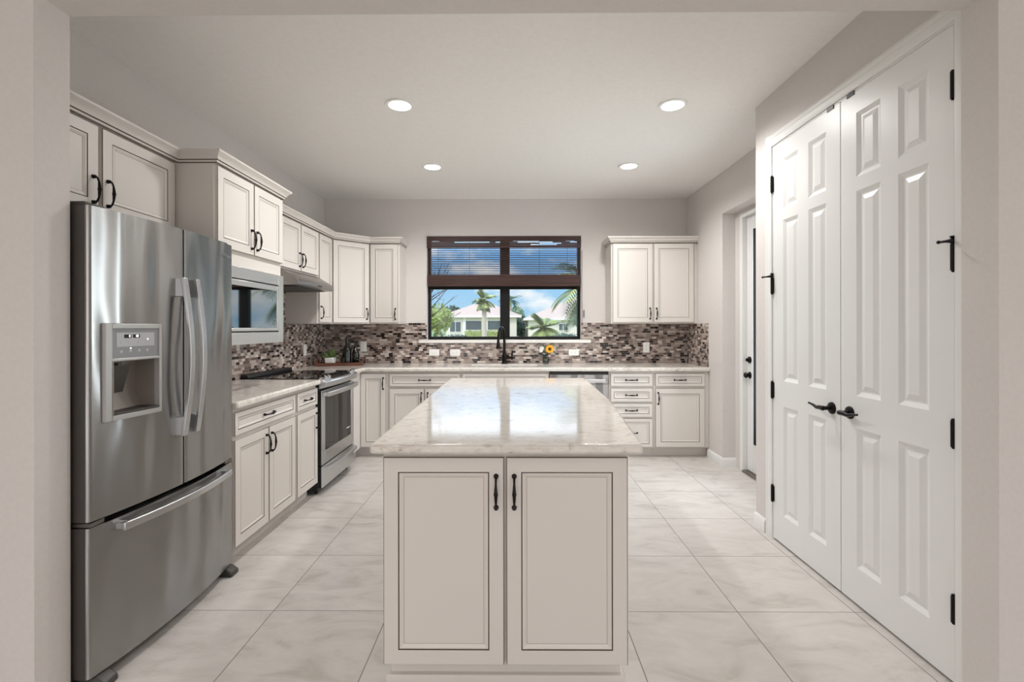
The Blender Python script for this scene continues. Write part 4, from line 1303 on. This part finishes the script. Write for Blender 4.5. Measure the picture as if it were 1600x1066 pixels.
def frond_mesh(m, base, yaw, el, length, droop, nl, leaf, w, mt=0):
    p = Vector(base); d = Vector((math.cos(yaw) * math.cos(el), math.sin(yaw) * math.cos(el), math.sin(el)))
    pts = [p.copy()]; st = length / nl
    for i in range(nl):
        d = (d + Vector((0, 0, -droop / nl))).normalized(); p = p + d * st; pts.append(p.copy())
    m.tube(pts, [w * .5 * (1 - .7 * i / nl) for i in range(nl + 1)], n=4, m=mt)
    for i in range(2, nl + 1):
        t = (pts[i] - pts[i - 1]).normalized(); side = t.cross(Vector((0, 0, 1)))
        side = side.normalized() if side.length > 1e-4 else Vector((1, 0, 0))
        f_ = math.sin(PI * (0.12 + 0.8 * i / nl)) ** .7
        for s in (-1, 1):
            q = pts[i]; e = q + (side * s * .75 + t * .65 + Vector((0, 0, -.25))).normalized() * leaf * f_
            k_ = t * w
            m.add([q - k_, q + k_, e], [(0, 1, 2)], mt)


def palm(label, x, y, h, r, nf, length, droop, leaf, w, mt, tr_=0.13, els=(-.5, 1.2), lean=0.0):
    t = thing('palm_tree', label, 'tree', (x, y, -0.15), 0, 'trees and shrubs beyond the window')
    hh = h + 0.15
    MB().tube([(0, 0, 0), (lean * .3, 0, hh * .5), (lean, 0, hh)], [tr_ * 1.15, tr_, tr_ * .9], n=10).build('trunk', BARK, t)
    for k in range(nf):
        m = MB(); yaw = 2 * PI * k / nf * 2.618 + random.uniform(-.2, .2); el = els[0] + (els[1] - els[0]) * ((k + .5) / nf)
        frond_mesh(m, (lean, 0, hh), yaw, el, length * random.uniform(.85, 1.1), droop, 14, leaf, w); m.build('frond', mt[k % len(mt)], t, fix=False)
    return t


TG = 'trees and shrubs beyond the window'
palm('slim palm with round crown in front of the left house', -2.42, 40, 3.55, 1, 56, 1.0, 1.1, 0.55, 0.055, [FROND, FOL2, FRONDY], 0.2, (-0.9, 1.4))
palm('dark palm behind the centre bar of the window', -0.38, 63.5, 4.9, 1, 18, 1.6, 1.2, 0.5, 0.06, [FOL3, FOL2], 0.16)
palm('short bright green palm in front of the right house', 1.95, 30, 1.25, 1, 44, 1.1, 0.9, 0.55, 0.06, [FOL1, FROND], 0.10)
palm('large near palm with drooping fronds at the right window edge', 1.86, 11.5, 2.2, 1, 44, 1.1, 1.7, 0.46, 0.024, [FRONDY, FROND, FOL2, FOL3], 0.09, (-0.7, 1.25))
bush('broadleaf_tree', 'bright yellow-green tree at the left window edge', 'tree', (-3.75, 24, 1.75), (0.75, 0.6, 0.75), 520, 0.12, FOL1, 0.08, BARK, TG)
bush('broadleaf_tree', 'dark green tree between the two houses', 'tree', (1.05, 62, 1.3), (0.9, 1.0, 1.4), 500, 0.25, FOL3, 0.15, TWIG, TG)
bush('broadleaf_tree', 'tall grey-green tree rising behind the gap of the houses', 'tree', (0.55, 75, 2.7), (1.3, 1.2, 1.9), 600, 0.3, FOLH, 0.2, TWIG, TG)
bush('broadleaf_tree', 'distant dark tree left of the pink roof', 'tree', (-9.5, 72, 3.2), (2.2, 1.5, 1.3), 420, 0.35, FOL3, 0.2, TWIG, TG)
bush('shrub', 'round clipped shrub by the left house window', 'shrub', (-5.6, 36, 0.65), (0.45, 0.4, 0.42), 260, 0.08, FOL2, None, TWIG, TG)
bush('shrub', 'low dark shrub left of the porch hedge', 'shrub', (-4.2, 36, 0.45), (1.0, 0.4, 0.36), 260, 0.09, FOL3, None, TWIG, TG)
bush('shrub', 'low dark shrub under the right house window', 'shrub', (4.2, 40, 0.45), (1.7, 0.5, 0.38), 360, 0.1, FOL3, None, TWIG, TG)
m = MB(); m.box(-4.4, 43.6, -0.15, -1.2, 44.4, 0.9)
for i in range(18): leaf_blob(m, (-4.3 + i * .18, 43.8, 0.75), (0.2, 0.3, 0.34), 36, 0.09)
tag(m.build('hedge', FOL1, fix=False), 'clipped bright green hedge below the porch screens', 'hedge', TG)
# bare branches close to the window on the left
t = thing('bare_tree', 'bare twiggy tree close outside the left window edge', 'tree', (-1.75, 9.0, -0.15), 0, TG)
MB().tube([(0, 0, 0), (-.05, 0, 1.2), (0.0, 0, 1.9)], [0.05, 0.04, 0.03], n=8).build('trunk', TWIG, t)
random.seed(9)
for k in range(11):
    m = MB(); zz = 1.35 + 0.10 * k; p = Vector((0.0, 0, zz - (0.0))); d = Vector((random.uniform(.25, .8), random.uniform(-.3, .3), random.uniform(.35, .8))).normalized()
    pts = [Vector((0, 0, min(zz, 1.85))), ]
    for i in range(6):
        d = (d + Vector((random.gauss(0, .12), random.gauss(0, .1), random.gauss(0.02, .1)))).normalized(); pts.append(pts[-1] + d * random.uniform(.12, .2))
    m.tube(pts, [0.011 * (1 - .8 * i / 6) + .002 for i in range(7)], n=5)
    for i in range(2, 6):
        dd_ = (d + Vector((random.gauss(0, .5), random.gauss(0, .3), random.gauss(.1, .4)))).normalized()
        m.tube([pts[i], pts[i] + dd_ * .12, pts[i] + dd_ * .22 + Vector((0, 0, .03))], [0.004, .003, .0015], n=4)
    m.build('branch', TWIG, t)
